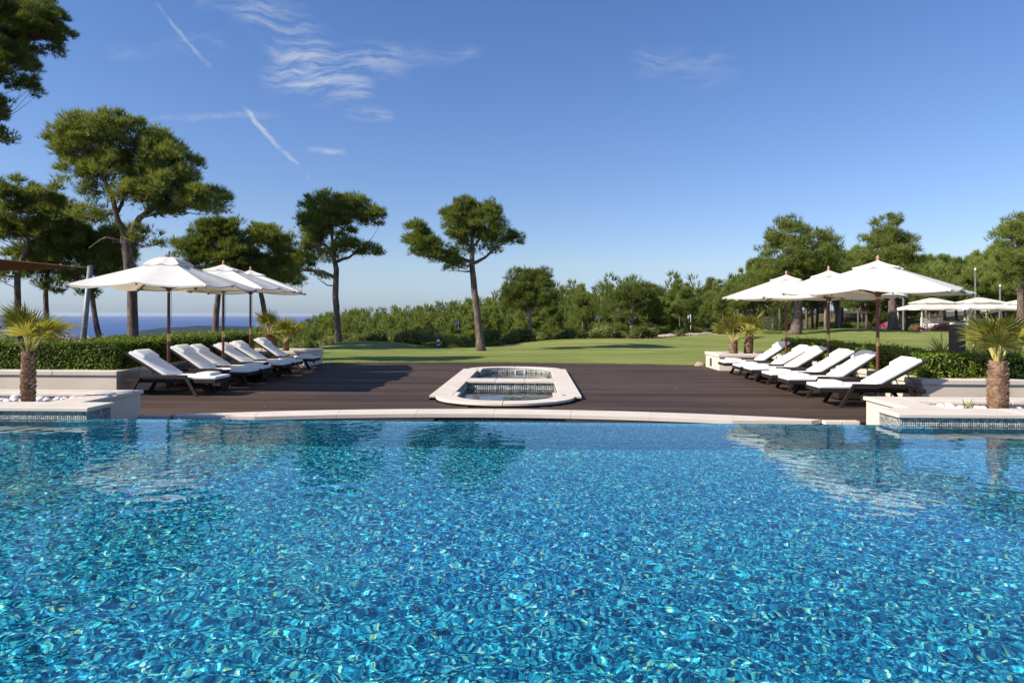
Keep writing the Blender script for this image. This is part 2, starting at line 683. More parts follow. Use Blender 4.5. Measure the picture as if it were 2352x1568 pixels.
def lawn_mat():
    m, nt, out = new_mat('mown_lawn')
    g = nt.nodes.new('ShaderNodeNewGeometry')

    def n(s, d, st=(1, 1, 1), rough=0.55):
        mp = nt.nodes.new('ShaderNodeMapping')
        mp.inputs['Scale'].default_value = st
        nt.links.new(g.outputs['Position'], mp.inputs[0])
        k = nt.nodes.new('ShaderNodeTexNoise')
        k.inputs['Scale'].default_value = s
        k.inputs['Detail'].default_value = d
        k.inputs['Roughness'].default_value = rough
        nt.links.new(mp.outputs[0], k.inputs['Vector'])
        return k.outputs[0]
    col = ramp(nt, n(0.22, 5), [(0.33, (0.165, 0.210, 0.038)), (0.50, (0.225, 0.262, 0.052)), (0.68, (0.285, 0.290, 0.078))])
    col = mixc(nt, ramp(nt, n(1.3, 6, (0.6, 1, 1), 0.7), [(0.45, (0, 0, 0)), (0.72, (0.65, 0.65, 0.65))]), col, (0.285, 0.275, 0.090))
    col = mixc(nt, ramp(nt, n(28, 3), [(0.35, (0.55, 0.55, 0.55)), (0.6, (0, 0, 0))]), col, (0.085, 0.130, 0.022))
    col = mixc(nt, ramp(nt, n(1.0, 6, (0.10, 0.42, 1), 0.65), [(0.47, (0, 0, 0)), (0.66, (0.75, 0.75, 0.75))]), col, (0.345, 0.315, 0.115))
    col = mixc(nt, ramp(nt, n(1.0, 5, (0.05, 0.75, 1), 0.6), [(0.36, (0.6, 0.6, 0.6)), (0.50, (0, 0, 0))]), col, (0.120, 0.175, 0.030))
    principled(nt, out, col, 0.85, bump(nt, n(55, 4), 0.8, 0.03), 0.15)
    return m


M['lawn'] = lawn_mat()
M['ground'] = simple('dry_forest_floor', (0.075, 0.070, 0.035), (0.16, 0.13, 0.08), 0.6, 0.95, 0.4, 0.05, coord='Object', spec=0.1)
M['soil'] = simple('dark_soil', (0.035, 0.026, 0.019), (0.07, 0.052, 0.036), 6, 0.95, 0.5, 0.02, spec=0.1)
M['hill'] = simple('wooded_hill', (0.010, 0.024, 0.026), (0.030, 0.045, 0.044), 0.012, 0.95, 0.3, 2.0, spec=0.05)  # blue of the distant haze is put into the hill colour


def leaf_mat(name, dark, mid, light, trans=0.28, nscale=1.4):
    m, nt, out = new_mat(name)
    g = nt.nodes.new('ShaderNodeNewGeometry')
    n = nz(nt, nscale, 3, 'Object')
    f = mth(nt, 'ADD', mth(nt, 'MULTIPLY', n.outputs[0], 0.7), mth(nt, 'MULTIPLY', g.outputs['Random Per Island'], 0.45))
    oi = nt.nodes.new('ShaderNodeObjectInfo')
    f = mth(nt, 'ADD', f, mth(nt, 'MULTIPLY', mth(nt, 'SUBTRACT', oi.outputs['Random'], 0.5), 0.22))
    col = ramp(nt, f, [(0.32, dark), (0.58, mid), (0.88, light)])
    d = nt.nodes.new('ShaderNodeBsdfPrincipled')
    nt.links.new(col, d.inputs['Base Color'])
    d.inputs['Roughness'].default_value = 0.55
    d.inputs['Specular IOR Level'].default_value = 0.3
    t = nt.nodes.new('ShaderNodeBsdfTranslucent')
    nt.links.new(mixc(nt, 1.0, col, (1.25, 1.2, 0.55), 'MULTIPLY'), t.inputs['Color'])
    mx = nt.nodes.new('ShaderNodeMixShader')
    mx.inputs[0].default_value = trans
    nt.links.new(d.outputs[0], mx.inputs[1])
    nt.links.new(t.outputs[0], mx.inputs[2])
    nt.links.new(mx.outputs[0], out.inputs['Surface'])
    return m


M['pine'] = leaf_mat('pine_needles', (0.072, 0.100, 0.025), (0.165, 0.205, 0.046), (0.310, 0.345, 0.088), 0.43)
M['wood_pine'] = leaf_mat('wood_pine_needles', (0.095, 0.130, 0.032), (0.210, 0.262, 0.062), (0.350, 0.395, 0.105), 0.48, 0.5)
M['hedge'] = leaf_mat('hedge_leaves', (0.055, 0.100, 0.013), (0.150, 0.225, 0.026), (0.360, 0.390, 0.046), 0.32, 3.0)
M['hedge_core'] = simple('hedge_light_block', (0.012, 0.016, 0.006), (0.025, 0.030, 0.012), 9, 0.95, 0.5, 0.02, spec=0.05)
M['shrub'] = leaf_mat('shrub_leaves', (0.085, 0.110, 0.026), (0.190, 0.215, 0.050), (0.310, 0.320, 0.090), 0.38, 1.5)
M['olive'] = leaf_mat('clipped_bush_leaves', (0.045, 0.065, 0.022), (0.085, 0.110, 0.038), (0.130, 0.155, 0.058), 0.15, 3)
M['palm_leaf'] = leaf_mat('palm_blades', (0.120, 0.130, 0.020), (0.260, 0.255, 0.040), (0.480, 0.420, 0.110), 0.40, 5.0)
M['petiole'] = simple('palm_stalk', (0.36, 0.30, 0.07), (0.52, 0.42, 0.14), 8, 0.5)
M['flax'] = leaf_mat('flax_blades', (0.10, 0.12, 0.04), (0.19, 0.19, 0.075), (0.30, 0.27, 0.12), 0.2, 2.0)
M['palm_bark'] = simple('palm_fibre', (0.095, 0.048, 0.028), (0.31, 0.185, 0.115), 14, 0.95, 0.6, 0.02, stretch=(1, 1, 2.5))
M['palm_scale'] = simple('palm_leaf_base', (0.15, 0.082, 0.048), (0.46, 0.30, 0.19), 9, 0.95, 0.5, 0.01)


def bark_mat(name, a, b, c):
    m, nt, out = new_mat(name)
    n = nz(nt, 7.0, 6, 'Object', (1.6, 1.6, 0.45), 0.65)
    col = ramp(nt, n.outputs[0], [(0.32, a), (0.52, b), (0.72, c)])
    v = nz(nt, 22.0, 5, 'Object', (1.4, 1.4, 0.35), 0.7)
    principled(nt, out, col, 0.95, bump(nt, v.outputs[0], 0.9, 0.05), 0.1)
    return m


M['bark'] = bark_mat('pine_bark', (0.060, 0.042, 0.034), (0.165, 0.120, 0.098), (0.290, 0.225, 0.185))
M['bark_pale'] = bark_mat('pale_pine_bark', (0.12, 0.09, 0.072), (0.26, 0.20, 0.165), (0.40, 0.32, 0.27))


def cloth_mat(name, a, b, trans, scale=3.0, weave=260.0):
    m, nt, out = new_mat(name)
    n = nz(nt, scale, 4, 'Object')
    col = ramp(nt, n.outputs[0], [(0.35, a), (0.65, b)])
    w = nz(nt, weave, 2, 'Object')
    d = nt.nodes.new('ShaderNodeBsdfPrincipled')
    nt.links.new(col, d.inputs['Base Color'])
    d.inputs['Roughness'].default_value = 0.9
    d.inputs['Specular IOR Level'].default_value = 0.1
    wr = nz(nt, 3.2, 3, 'Object', (1.0, 1.0, 2.5), 0.5, 0.8)
    hsum = mth(nt, 'ADD', mth(nt, 'MULTIPLY', w.outputs[0], 0.06), wr.outputs[0])
    nt.links.new(bump(nt, hsum, 0.35, 0.03), d.inputs['Normal'])
    if trans > 0:
        t = nt.nodes.new('ShaderNodeBsdfTranslucent')
        nt.links.new(mixc(nt, 1.0, col, (1.0, 0.86, 0.58), 'MULTIPLY'), t.inputs['Color'])
        mx = nt.nodes.new('ShaderNodeMixShader')
        mx.inputs[0].default_value = trans
        nt.links.new(d.outputs[0], mx.inputs[1])
        nt.links.new(t.outputs[0], mx.inputs[2])
        nt.links.new(mx.outputs[0], out.inputs['Surface'])
    else:
        nt.links.new(d.outputs[0], out.inputs['Surface'])
    return m


M['canvas'] = cloth_mat('white_canvas', (0.78, 0.75, 0.70), (0.84, 0.81, 0.76), 0.28)
M['cushion'] = cloth_mat('white_cushion', (0.80, 0.79, 0.78), (0.86, 0.85, 0.84), 0.0, 2.0)
M['towel'] = cloth_mat('white_towel', (0.78, 0.77, 0.76), (0.86, 0.85, 0.84), 0.0, 6.0, 120.0)
M['sail'] = cloth_mat('brown_shade_cloth', (0.27, 0.17, 0.095), (0.33, 0.21, 0.12), 0.18)


def wicker_mat():
    m, nt, out = new_mat('dark_wicker')
    t = nt.nodes.new('ShaderNodeTexCoord')
    w1 = nt.nodes.new('ShaderNodeTexWave')
    w1.bands_direction = 'X'
    w1.inputs['Scale'].default_value = 26
    w1.inputs['Distortion'].default_value = 0.6
    nt.links.new(t.outputs['Object'], w1.inputs[0])
    w2 = nt.nodes.new('ShaderNodeTexWave')
    w2.bands_direction = 'Z'
    w2.inputs['Scale'].default_value = 26
    nt.links.new(t.outputs['Object'], w2.inputs[0])
    h = mth(nt, 'MULTIPLY', w1.outputs['Fac'], w2.outputs['Fac'])
    n = nz(nt, 9, 4)
    col = ramp(nt, n.outputs[0], [(0.3, (0.014, 0.010, 0.008)), (0.7, (0.030, 0.021, 0.017))])
    col = mixc(nt, mth(nt, 'MULTIPLY', h, 0.6), col, (0.062, 0.044, 0.035))
    principled(nt, out, col, 0.6, bump(nt, h, 0.6, 0.006), 0.18)
    return m


M['wicker'] = wicker_mat()
M['dark_metal'] = simple('dark_metal', (0.03, 0.03, 0.032), (0.05, 0.05, 0.052), 10, 0.45)
M['steel'] = simple('galvanised_post', (0.15, 0.155, 0.155), (0.21, 0.215, 0.215), 6, 0.5, 0.1, metal=0.2, spec=0.5)
M['teak'] = simple('red_brown_wood', (0.090, 0.030, 0.016), (0.165, 0.062, 0.034), 7, 0.45, 0.3, 0.004, stretch=(1, 1, 0.12), spec=0.5)
M['finial'] = simple('finial_wood', (0.38, 0.19, 0.12), (0.52, 0.28, 0.18), 8, 0.5)
M['brass'] = simple('brass_collar', (0.55, 0.38, 0.12), (0.65, 0.46, 0.17), 8, 0.3, 0.05, metal=0.9, spec=0.5)
M['bollard'] = simple('brown_painted_metal', (0.085, 0.060, 0.050), (0.115, 0.082, 0.068), 5, 0.5, 0.1)
M['white'] = simple('white_paint', (0.72, 0.71, 0.69), (0.80, 0.79, 0.77), 5, 0.5, 0.1)
M['black'] = simple('black_plastic', (0.012, 0.012, 0.013), (0.02, 0.02, 0.021), 6, 0.5, 0.1)
M['red'] = simple('red_paint', (0.55, 0.02, 0.03), (0.65, 0.03, 0.04), 5, 0.5, 0.1)
M['blue'] = simple('blue_paint', (0.02, 0.06, 0.16), (0.03, 0.08, 0.2), 5, 0.5, 0.1)
M['pebble'] = simple('white_pebble', (0.76, 0.74, 0.72), (0.86, 0.84, 0.82), 7, 0.65, 0.15, 0.006)
M['rock'] = simple('pale_limestone', (0.26, 0.21, 0.16), (0.42, 0.35, 0.28), 3, 0.9, 0.5, 0.03)
M['grey_wood'] = simple('weathered_white_wood', (0.46, 0.41, 0.37), (0.62, 0.56, 0.51), 8, 0.8, 0.3)
M['flower'] = simple('magenta_petals', (0.60, 0.02, 0.19), (0.75, 0.05, 0.28), 5, 0.6, 0.1)
M['house'] = simple('house_render', (0.55, 0.45, 0.38), (0.68, 0.60, 0.52), 0.05, 0.9)
M['roof'] = simple('clay_roof', (0.36, 0.15, 0.09), (0.45, 0.20, 0.12), 0.2, 0.9)
rng = np.random.default_rng(7)
random.seed(11)


def lerp_tab(x, tab):
    xs = [t[0] for t in tab]
    ys = [t[1] for t in tab]
    return float(np.interp(x, xs, ys))


def sstep(a, b, x):
    t = min(1.0, max(0.0, (x - a) / (b - a)))
    return t * t * (3 - 2 * t)


# ------------------------------------------------------------------ terrain
# far edge of the mown lawn: distance ahead for each sideways position (survey frame)
LAWN_EDGE = [(-60, 20), (-16, 24), (-11, 34), (-8.6, 38.5), (-6, 37.0), (-4, 34.6), (-2.5, 35.0), (-0.5, 37.5), (2, 40), (5, 41.5), (8, 44), (11, 47), (14, 48.5), (20, 54), (28, 62), (38, 66), (80, 70)]
# skyline of the wooded slope: sideways ratio -> upward ratio
RIDGE = [(-0.60, -0.030), (-0.444, -0.026), (-0.393, -0.013), (-0.342, -0.004), (-0.304, 0.001), (-0.2526, 0.0105), (-0.208, 0.017), (-0.163, 0.0190), (-0.112, 0.0208), (-0.061, 0.0245), (-0.0166, 0.0270), (0.079, 0.0310), (0.1556, 0.0345), (0.181, 0.036), (0.22, 0.0325), (0.27, 0.036), (0.307, 0.053), (0.332, 0.066), (0.353, 0.078), (0.40, 0.090), (0.50, 0.098), (0.557, 0.090), (0.602, 0.085), (0.66, 0.086), (0.70, 0.100), (0.80, 0.110)]
RIDGE_D = [(-0.60, 210), (0.05, 215), (0.20, 150), (0.32, 105), (0.45, 92), (0.9, 90)]
RIDGE_H = [(-0.60, 6.0), (0.10, 6.5), (0.30, 7.0), (0.38, 8.5), (0.9, 8.5)]


def lawn_z(xc, d):
    z = 0.22 * sstep(34, 60, d) * sstep(9, 22, xc)
    z += 0.26 * math.exp(-((xc - 5.5) / 4.0) ** 2 - ((d - 39.5) / 3.2) ** 2)
    z += 0.22 * math.exp(-((xc - 14.0) / 5.0) ** 2 - ((d - 46.0) / 4.5) ** 2)
    z += 0.16 * math.exp(-((xc + 7.5) / 3.5) ** 2 - ((d - 36.5) / 3.5) ** 2)
    z -= 0.12 * math.exp(-((xc + 2.5) / 3.0) ** 2 - ((d - 35) / 4.0) ** 2)
    z += 0.40 * math.exp(-((xc - 27.0) / 8.0) ** 2 - ((d - 52) / 9.0) ** 2)
    z += 0.35 * sstep(9.5, 13, xc) * sstep(40, 14, d) * 0.6
    z += 0.03 * math.sin(xc * 0.7 + 1.0) * math.sin(d * 0.5)
    if abs(xc) < 9.3:
        z *= sstep(22.0, 26.0, d)          # level with the deck where they meet
    return z


def ground_z(xc, d):
    e = lerp_tab(xc, LAWN_EDGE)
    dd = max(d, 1.0)
    q = xc / dd
    near = lawn_z(xc, min(d, e)) - 0.25
    past = d - e
    left = sstep(0.10, -0.16, q)                         # the land drops towards the sea on the left
    dip = near - left * (3.4 * sstep(0, 26, past)) - (1 - left) * 0.5 * sstep(2, 20, past)
    if past <= 0:
        z = near
    else:
        D1 = lerp_tab(q, RIDGE_D)
        zr = 1.6 + D1 * lerp_tab(q, RIDGE) - lerp_tab(q, RIDGE_H)
        D0 = e + 26
        if d < D0:
            z = dip
        elif d < D1:
            t = (d - D0) / (D1 - D0)
            z = dip + (zr - dip) * t
        else:
            z = zr - 0.16 * (d - D1) * sstep(0.10, -0.05, q) + 0.008 * (d - D1) * sstep(0.05, 0.25, q)
    # steep fall on the far left
    if d > 18 and q < -0.36:
        f = sstep(-0.36, -0.62, q)
        z = z - f * (0.22 * max(0.0, d - 20))
    if xc < -9 and d > 14:
        z -= 0.9 * sstep(-9, -13, xc) * sstep(14, 20, d)
    return max(z, -149.0)


xs = np.concatenate([-np.geomspace(16, 520, 26)[::-1], np.linspace(-15, 15, 31), np.geomspace(16, 520, 26)])
ys = np.concatenate([np.linspace(-120, 4, 12), np.linspace(6, 70, 45), np.geomspace(72, 640, 34)])
V = []
for y in ys:
    for x in xs:
        wx, wy = cw(x, y)
        z = ground_z(x, y)
        if -17 < wx < 16.5 and -14 < wy < 21.0:
            z = min(z, -2.6)
        V.append((wx, wy, z))
nx = len(xs)
T = [(j * nx + i, j * nx + i + 1, (j + 1) * nx + i + 1, (j + 1) * nx + i) for j in range(len(ys) - 1) for i in range(nx - 1)]
tag(link('ground', tri_mesh('ground', V, T, M['ground'], True)), kind='structure')

# ------------------------------------------------------------------ lawn
def lawn_grid(cols, d0):
    v, f = [], []
    rows = np.linspace(0, 1, 46) ** 1.15
    for xc in cols:
        e = lerp_tab(xc, LAWN_EDGE)
        for r in rows:
            d = d0 + (e - d0) * r
            wx, wy = cw(xc, d)
            z = lawn_z(xc, d) - 0.02
            if r > 0.985:
                z -= 0.30
            v.append((wx, wy, z))
    n = len(rows)
    for i in range(len(cols) - 1):
        for j in range(n - 1):
            f.append((i * n + j, i * n + j + 1, (i + 1) * n + j + 1, (i + 1) * n + j))
    return v, f


va, fa = lawn_grid(np.linspace(-9.3, 9.2, 60), 20.9)
vb, fb = lawn_grid(np.linspace(9.2, 70, 60), 6.0)
n0 = len(va)
lawn = link('lawn', tri_mesh('lawn', va + vb, [tuple(reversed(q)) for q in fa] + [tuple(reversed([i + n0 for i in q])) for q in fb], M['lawn'], True))
tag(lawn, kind='structure')

# ------------------------------------------------------------------ sea, coast and hills
ring = MB()
rr = [0.0, 600, 2500, 8000, 20000, 45000]
nseg = 96
vs = [(0, 0, -150.0)]
for r in rr[1:]:
    vs += [(r * math.cos(2 * math.pi * k / nseg), r * math.sin(2 * math.pi * k / nseg), -150.0) for k in range(nseg)]
fs = [(0, 1 + k, 1 + (k + 1) % nseg) for k in range(nseg)]
for j in range(len(rr) - 2):
    a = 1 + j * nseg
    fs += [(a + k, a + nseg + k, a + nseg + (k + 1) % nseg, a + (k + 1) % nseg) for k in range(nseg)]
tag(ring.add(vs, fs).obj('sea', M['sea']), kind='structure')


def hill_z(x, y):
    q = x / y
    shore = lerp_tab(q, [(-1.2, 4300), (-0.66, 4100), (-0.60, 4000), (-0.55, 4300), (-0.48, 5200), (-0.40, 6000), (-0.2, 6200), (0.5, 6000)])
    base = -149 + 34 * sstep(shore, shore - 2600, y)
    z = base
    for (hx, hy, h, wx, wy) in [(-2250, 4700, 44, 300, 420), (-2620, 4400, 22, 380, 380), (-1750, 4700, 36, 420, 500), (-2900, 3600, 14, 500, 400), (-1950, 3200, 18, 400, 380), (-2900, 4000, 12, 300, 250), (-1000, 4200, 40, 600, 700), (-1400, 2600, 20, 380, 380), (-3300, 3000, 10, 500, 500)]:
        z += h * math.exp(-((x - hx) / wx) ** 2 - ((y - hy) / wy) ** 2)
    z += 6.0 * math.sin(x * 0.011 + 1.3) * math.sin(y * 0.008) + 4.5 * math.sin(x * 0.027 + 0.4) * math.sin(y * 0.021) + 2.5 * math.sin(x * 0.047) * math.sin(y * 0.039 + 1.0)
    if y > shore:
        z -= (y - shore) * 0.25
    return max(z, -156.0)


hx = np.linspace(-5600, 1200, 200)
hy = np.linspace(700, 7200, 150)
V = []
for y in hy:
    for x in hx:
        wx, wy = cw(x, y)
        z = hill_z(x, y)
        if y < 1000:
            z = z - 0
        V.append((wx, wy, z))
nx = len(hx)
T = [(j * nx + i, j * nx + i + 1, (j + 1) * nx + i + 1, (j + 1) * nx + i) for j in range(len(hy) - 1) for i in range(nx - 1)]
tag(link('coastal_hills', tri_mesh('coastal_hills', V, T, M['hill'], True)), kind='structure')

# ------------------------------------------------------------------ swimming pool
WZ = 0.27                  # water stands a little above the deck and spills over the far edge
WEIR = 8.45                # overflow edge
KERB = 10.28               # front of the kerb at deck level, beyond the overflow channel
LX, RX = -5.60, 4.45       # inner ends of the two poolside planters
WLX, WRX = -6.05, 4.88     # outer faces of their side walls
AX = -0.62                 # axis of the terrace
FLOOR = -1.10
pool = MB()
pool.box(-13.0, 12.5, -1.6, WEIR - 0.06, FLOOR - 0.2, FLOOR)
po = pool.obj('pool_floor', M['pool_floor'])
tag(po, kind='structure')
w = MB()
w.box(-13.0, -12.7, -1.6, WEIR - 0.06, FLOOR, 0.36)
w.box(12.2, 12.5, -1.6, WEIR - 0.06, FLOOR, 0.36)
w.box(-12.7, 12.2, -1.6, -1.3, FLOOR, 0.30)
w.box(LX - 0.3, RX + 0.3, WEIR - 0.22, WEIR - 0.004, -0.75, WZ - 0.012)
w.box(-12.7, 12.2, WEIR - 0.20, WEIR - 0.06, FLOOR, -0.76)
pw = w.obj('pool_wall', M['pool_floor'])
tag(pw, kind='structure')
pw.cycles.is_caustics_receiver = True
wxs = np.concatenate([np.linspace(-12.7, -7.25, 20), np.arange(-7.2, 6.8, 0.019), np.linspace(6.85, 12.2, 20)])
wys = np.concatenate([np.linspace(-1.3, 1.55, 14), np.arange(1.6, WEIR - 0.01, 0.019), [WEIR]])
GX, GY = np.meshgrid(wxs, wys)
GZ = np.zeros_like(GX)
rw = np.random.default_rng(21)
NW = 64
for k in range(NW):                              # light breeze: many small crossing ripples
    lam = 0.060 * (0.38 / 0.060) ** (rw.random() ** 1.5)
    th = R(78) + rw.normal(0, 0.75)
    slope = 0.0036
    GZ += slope * lam / (2 * math.pi) * np.sin(2 * math.pi / lam * (GX * math.cos(th) + GY * math.sin(th)) + rw.uniform(0, 6.283))
patch = 0.75 + 0.35 * np.sin(GX * 0.55 + 1.0 + 0.6 * np.sin(GY * 0.5)) * np.sin(GY * 0.62 + 0.4)
GZ *= np.clip(patch, 0.35, 1.15)
GZ *= np.interp(GY, [1.0, 3.5, 8.0], [1.15, 1.0, 0.60])        # the breeze dies down towards the far edge
GZ *= np.clip((WEIR - GY) / 0.5, 0, 1)
nwx = len(wxs)
jj, ii = np.meshgrid(np.arange(len(wys) - 1), np.arange(nwx - 1), indexing='ij')
q0 = (jj * nwx + ii).ravel()
wv = np.stack([GX.ravel(), GY.ravel(), WZ + GZ.ravel()], axis=1)
water = link('water', tri_mesh('water', wv, np.stack([q0, q0 + 1, q0 + nwx + 1, q0 + nwx], axis=1), M['water'], True))
tag(water, kind='structure')
water.cycles.is_caustics_caster = True
po.cycles.is_caustics_receiver = True
sun_d.cycles.is_caustics_light = True
# near terrace the photograph was taken from
t = MB().box(-14.5, 14.0, -9.0, -1.6, -0.30, 0.32)
tag(t.obj('pavement', M['paving']), kind='structure')

# overflow channel beyond the weir and its curved tiled wall
CH = 3.75                                  # half width of the arc
SAG = 0.52
ARC_R = (CH * CH + SAG * SAG) / (2 * SAG)
ARC_Y = KERB + SAG - ARC_R


def arc_pt(x, r):
    dx = x - AX
    return ARC_Y + math.sqrt(r * r - dx * dx)


ch = MB().box(WLX, WRX, WEIR, 11.2, -0.75, -0.55)
tag(ch.obj('overflow_channel', M['black']), kind='structure')


def tiles_on_curve(name, pts, z0, z1, size, gap, mat, parent, lift=0.004):
    """square glazed tiles standing on a vertical wall that follows pts (outward normal to the right of travel)"""
    v, f = [], []
    seg = []
    for a, b in zip(pts[:-1], pts[1:]):
        seg.append((Vector((a[0], a[1])), Vector((b[0], b[1]))))
    tot = sum((b - a).length for a, b in seg)
    n = int(tot / size)
    rows = max(1, int((z1 - z0) / size))
    acc = 0.0
    k = 0
    lens = [(b - a).length for a, b in seg]
    cum = np.concatenate([[0], np.cumsum(lens)])

    def at(s):
        i = min(len(seg) - 1, max(0, int(np.searchsorted(cum, s, side='right') - 1)))
        a, b = seg[i]
        return a + (b - a) * ((s - cum[i]) / lens[i]), (b - a).normalized()
    for i in range(n):
        p0, d0 = at(i * size + gap / 2)
        p1, d1 = at((i + 1) * size - gap / 2)
        nrm = Vector((d0.y, -d0.x))
        for r in range(rows):
            za = z1 - (r + 1) * size + gap / 2
            zb = z1 - r * size - gap / 2
            l = lift * random.uniform(0.7, 1.3)
            q = nrm * l
            base = len(v)
            v += [(p0.x + q.x, p0.y + q.y, za), (p1.x + q.x, p1.y + q.y, za), (p1.x + q.x, p1.y + q.y, zb), (p0.x + q.x, p0.y + q.y, zb)]
            v += [(p0.x, p0.y, za), (p1.x, p1.y, za), (p1.x, p1.y, zb), (p0.x, p0.y, zb)]
            f += [(base, base + 1, base + 2, base + 3), (base + 4, base + 5, base + 1, base), (base + 3, base + 2, base + 6, base + 7), (base + 4, base, base + 3, base + 7), (base + 1, base + 5, base + 6, base + 2)]
    o = link(name, tri_mesh(name, v, f, mat), parent)
    tag(o, kind='stuff')
    return o


chan = MB()
N = 48
xs_arc = [AX - CH + 2 * CH * k / N for k in range(N + 1)]
poly = [(x, arc_pt(x, ARC_R)) for x in xs_arc] + [(x, arc_pt(x, ARC_R) + 0.2) for x in reversed(xs_arc)]
chan.prism(poly, -0.74, -0.035)
chan_o = chan.obj('channel_wall', M['grout_light'])
tag(chan_o, 'curved dark tiled wall of the overflow channel beyond the pool edge', 'wall')
tiles_on_curve('mosaic_tiles', [(x, arc_pt(x, ARC_R)) for x in xs_arc], -0.34, -0.04, 0.035, 0.0045, M['tile_dark'], chan_o)

# coping stones round the arc and along the straight ends
cop = empty('pool_coping', (0, 0, 0), 0, 'pale limestone kerb curving along the far edge of the pool', 'kerb')
NS = 8
RO_ = ARC_R + 0.52
XE = math.sqrt(RO_ ** 2 - (KERB + 0.15 - ARC_Y) ** 2)      # where the outer curve runs into the straight kerb
ang0 = math.asin(XE / RO_)
for k in range(NS):
    a0 = -ang0 + 2 * ang0 * k / NS + 0.00010
    a1 = -ang0 + 2 * ang0 * (k + 1) / NS - 0.00010
    m_ = 8
    inner = [(AX + (ARC_R - 0.03) * math.sin(a0 + (a1 - a0) * j / m_), ARC_Y + (ARC_R - 0.03) * math.cos(a0 + (a1 - a0) * j / m_)) for j in range(m_ + 1)]
    Ro = ARC_R + 0.52
    outer = [(AX + Ro * math.sin(a0 + (a1 - a0) * j / m_), ARC_Y + Ro * math.cos(a0 + (a1 - a0) * j / m_)) for j in range(m_ + 1)]
    poly = list(reversed(inner)) + outer
    poly = [(x, max(y, KERB + 0.012)) for x, y in poly]
    poly = [p for i, p in enumerate(poly) if i == 0 or (p[0] - poly[i - 1][0]) ** 2 + (p[1] - poly[i - 1][1]) ** 2 > 1e-7]
    MB().prism(poly[::-1], -0.03, 0.032).obj('coping_stone', M['coping'], cop, bevel=0.004)
for (xa, xb) in ((WLX + 0.01, AX - XE - 0.004), (AX + XE + 0.004, WRX - 0.01)):
    n = 2
    for k in range(n):
        a = xa + (xb - xa) * k / n
        b = xa + (xb - xa) * (k + 1) / n
        MB().box(a + 0.003, b - 0.003, KERB + 0.012, KERB + 0.15, -0.03, 0.028).obj('coping_stone', M['coping'], cop, bevel=0.008)

# ------------------------------------------------------------------ deck
SX, SHW = -0.51, 1.43       # spa: axis and half width
dk = MB()
dk.box(-8.1, SX - 1.03, 10.46, 22.3, -0.10, -0.045)
dk.box(SX + 1.03, 6.95, 10.46, 22.3, -0.10, -0.045)
dk.box(SX - 1.03, SX + 1.03, 11.25, 12.0, -0.10, -0.045)
dk.box(SX - 1.03, SX + 1.03, 19.75, 22.3, -0.10, -0.045)
deck = dk.obj('deck', M['deck_under'])
tag(deck, kind='structure')
PITCH = 0.142
FAR = [(x_, 22.38 - 0.0175 * (x_ + 1.0) ** 2 - 0.012 * (x_ + 1.0)) for x_ in np.linspace(-8.1, 6.95, 40)]


def front_y(x):
    if abs(x - AX) < XE:
        return max(KERB + 0.155, arc_pt(x, ARC_R + 0.52)) + 0.004
    return KERB + 0.155


def spa_half(y):
    if 12.82 <= y <= 19.1:
        return SHW - 0.02
    if 11.72 < y < 12.82:
        t = (12.82 - y) / 1.10
        return 1.30 * math.sqrt(max(0.0, 1 - t * t)) - 0.02
    if 19.1 < y < 20.0:
        t = (y - 19.1) / 0.9
        return 1.30 * math.sqrt(max(0.0, 1 - t * t)) - 0.02
    return -1.0


bmesh_cache = {}
y = KERB + 0.155
sample_x = np.linspace(-8.1, 6.95, 400)
fy = np.array([front_y(x) for x in sample_x])
by = np.array([lerp_tab(x, FAR) for x in sample_x])
row = 0
while y < 22.35:
    yc = y + PITCH / 2
    ok = (yc > fy) & (yc < by)
    sh = max(spa_half(yc - PITCH / 2), spa_half(yc + PITCH / 2), spa_half(yc)) if spa_half(yc) > 0 else -1
    if sh > 0:
        ok &= np.abs(sample_x - SX) > sh
    idx = np.where(ok)[0]
    if len(idx):
        runs = np.split(idx, np.where(np.diff(idx) > 1)[0] + 1)
        for rn in runs:
            xa, xb = sample_x[rn[0]], sample_x[rn[-1]]
            if xb - xa < 0.25:
                continue
            cuts = [xa]
            L = xb - xa
            nb = max(1, int(round(L / 5.0)))
            for k in range(1, nb):
                cuts.append(xa + L * (k + random.uniform(-0.3, 0.3)) / nb)
            cuts.append(xb)
            for a, b in zip(cuts[:-1], cuts[1:]):
                key = round(b - a, 1)
                if key not in bmesh_cache:
                    bmesh_cache[key] = MB().box(-key / 2, key / 2, -(PITCH - 0.006) / 2, (PITCH - 0.006) / 2, -0.028, 0).mesh('board', M['deck'])
                o = link('board', bmesh_cache[key], deck, ((a + b) / 2, yc, random.uniform(-0.0012, 0.0012)))
                o.scale = ((b - a - 0.004) / key, 1, 1)
    y += PITCH
    row += 1

# curved edging board where the deck meets the lawn
ex = np.linspace(-6.80, 5.36, 60)
ev = [(x, lerp_tab(x, FAR) - 0.16) for x in ex] + [(x, lerp_tab(x, FAR) + 0.05) for x in reversed(ex)]
MB().prism(ev, -0.06, 0.006).obj('edging_board', M['deck'], deck)
# a few dry leaves lying on the boards
for k, (lx, ly) in enumerate(((-3.2, 19.6), (-2.6, 18.9), (3.1, 14.9), (1.35, 12.3), (-4.6, 11.6), (4.2, 18.2))):
    l = MB().add([(0, -0.05, 0.004), (0.022, 0, 0.012), (0, 0.05, 0.004), (-0.022, 0, 0.010)], [(0, 1, 2, 3)])
    l.add([(0, -0.05, 0.002), (0.022, 0, 0.010), (0, 0.05, 0.002), (-0.022, 0, 0.008)], [(3, 2, 1, 0)])
    o = l.obj('fallen_leaf', M['palm_scale'], None, (lx, ly, 0.002), (0, 0, random.uniform(0, 6)))
    tag(o, 'tiny dry fallen leaf lying on the dark deck', 'leaf', 'fallen leaves on the deck')

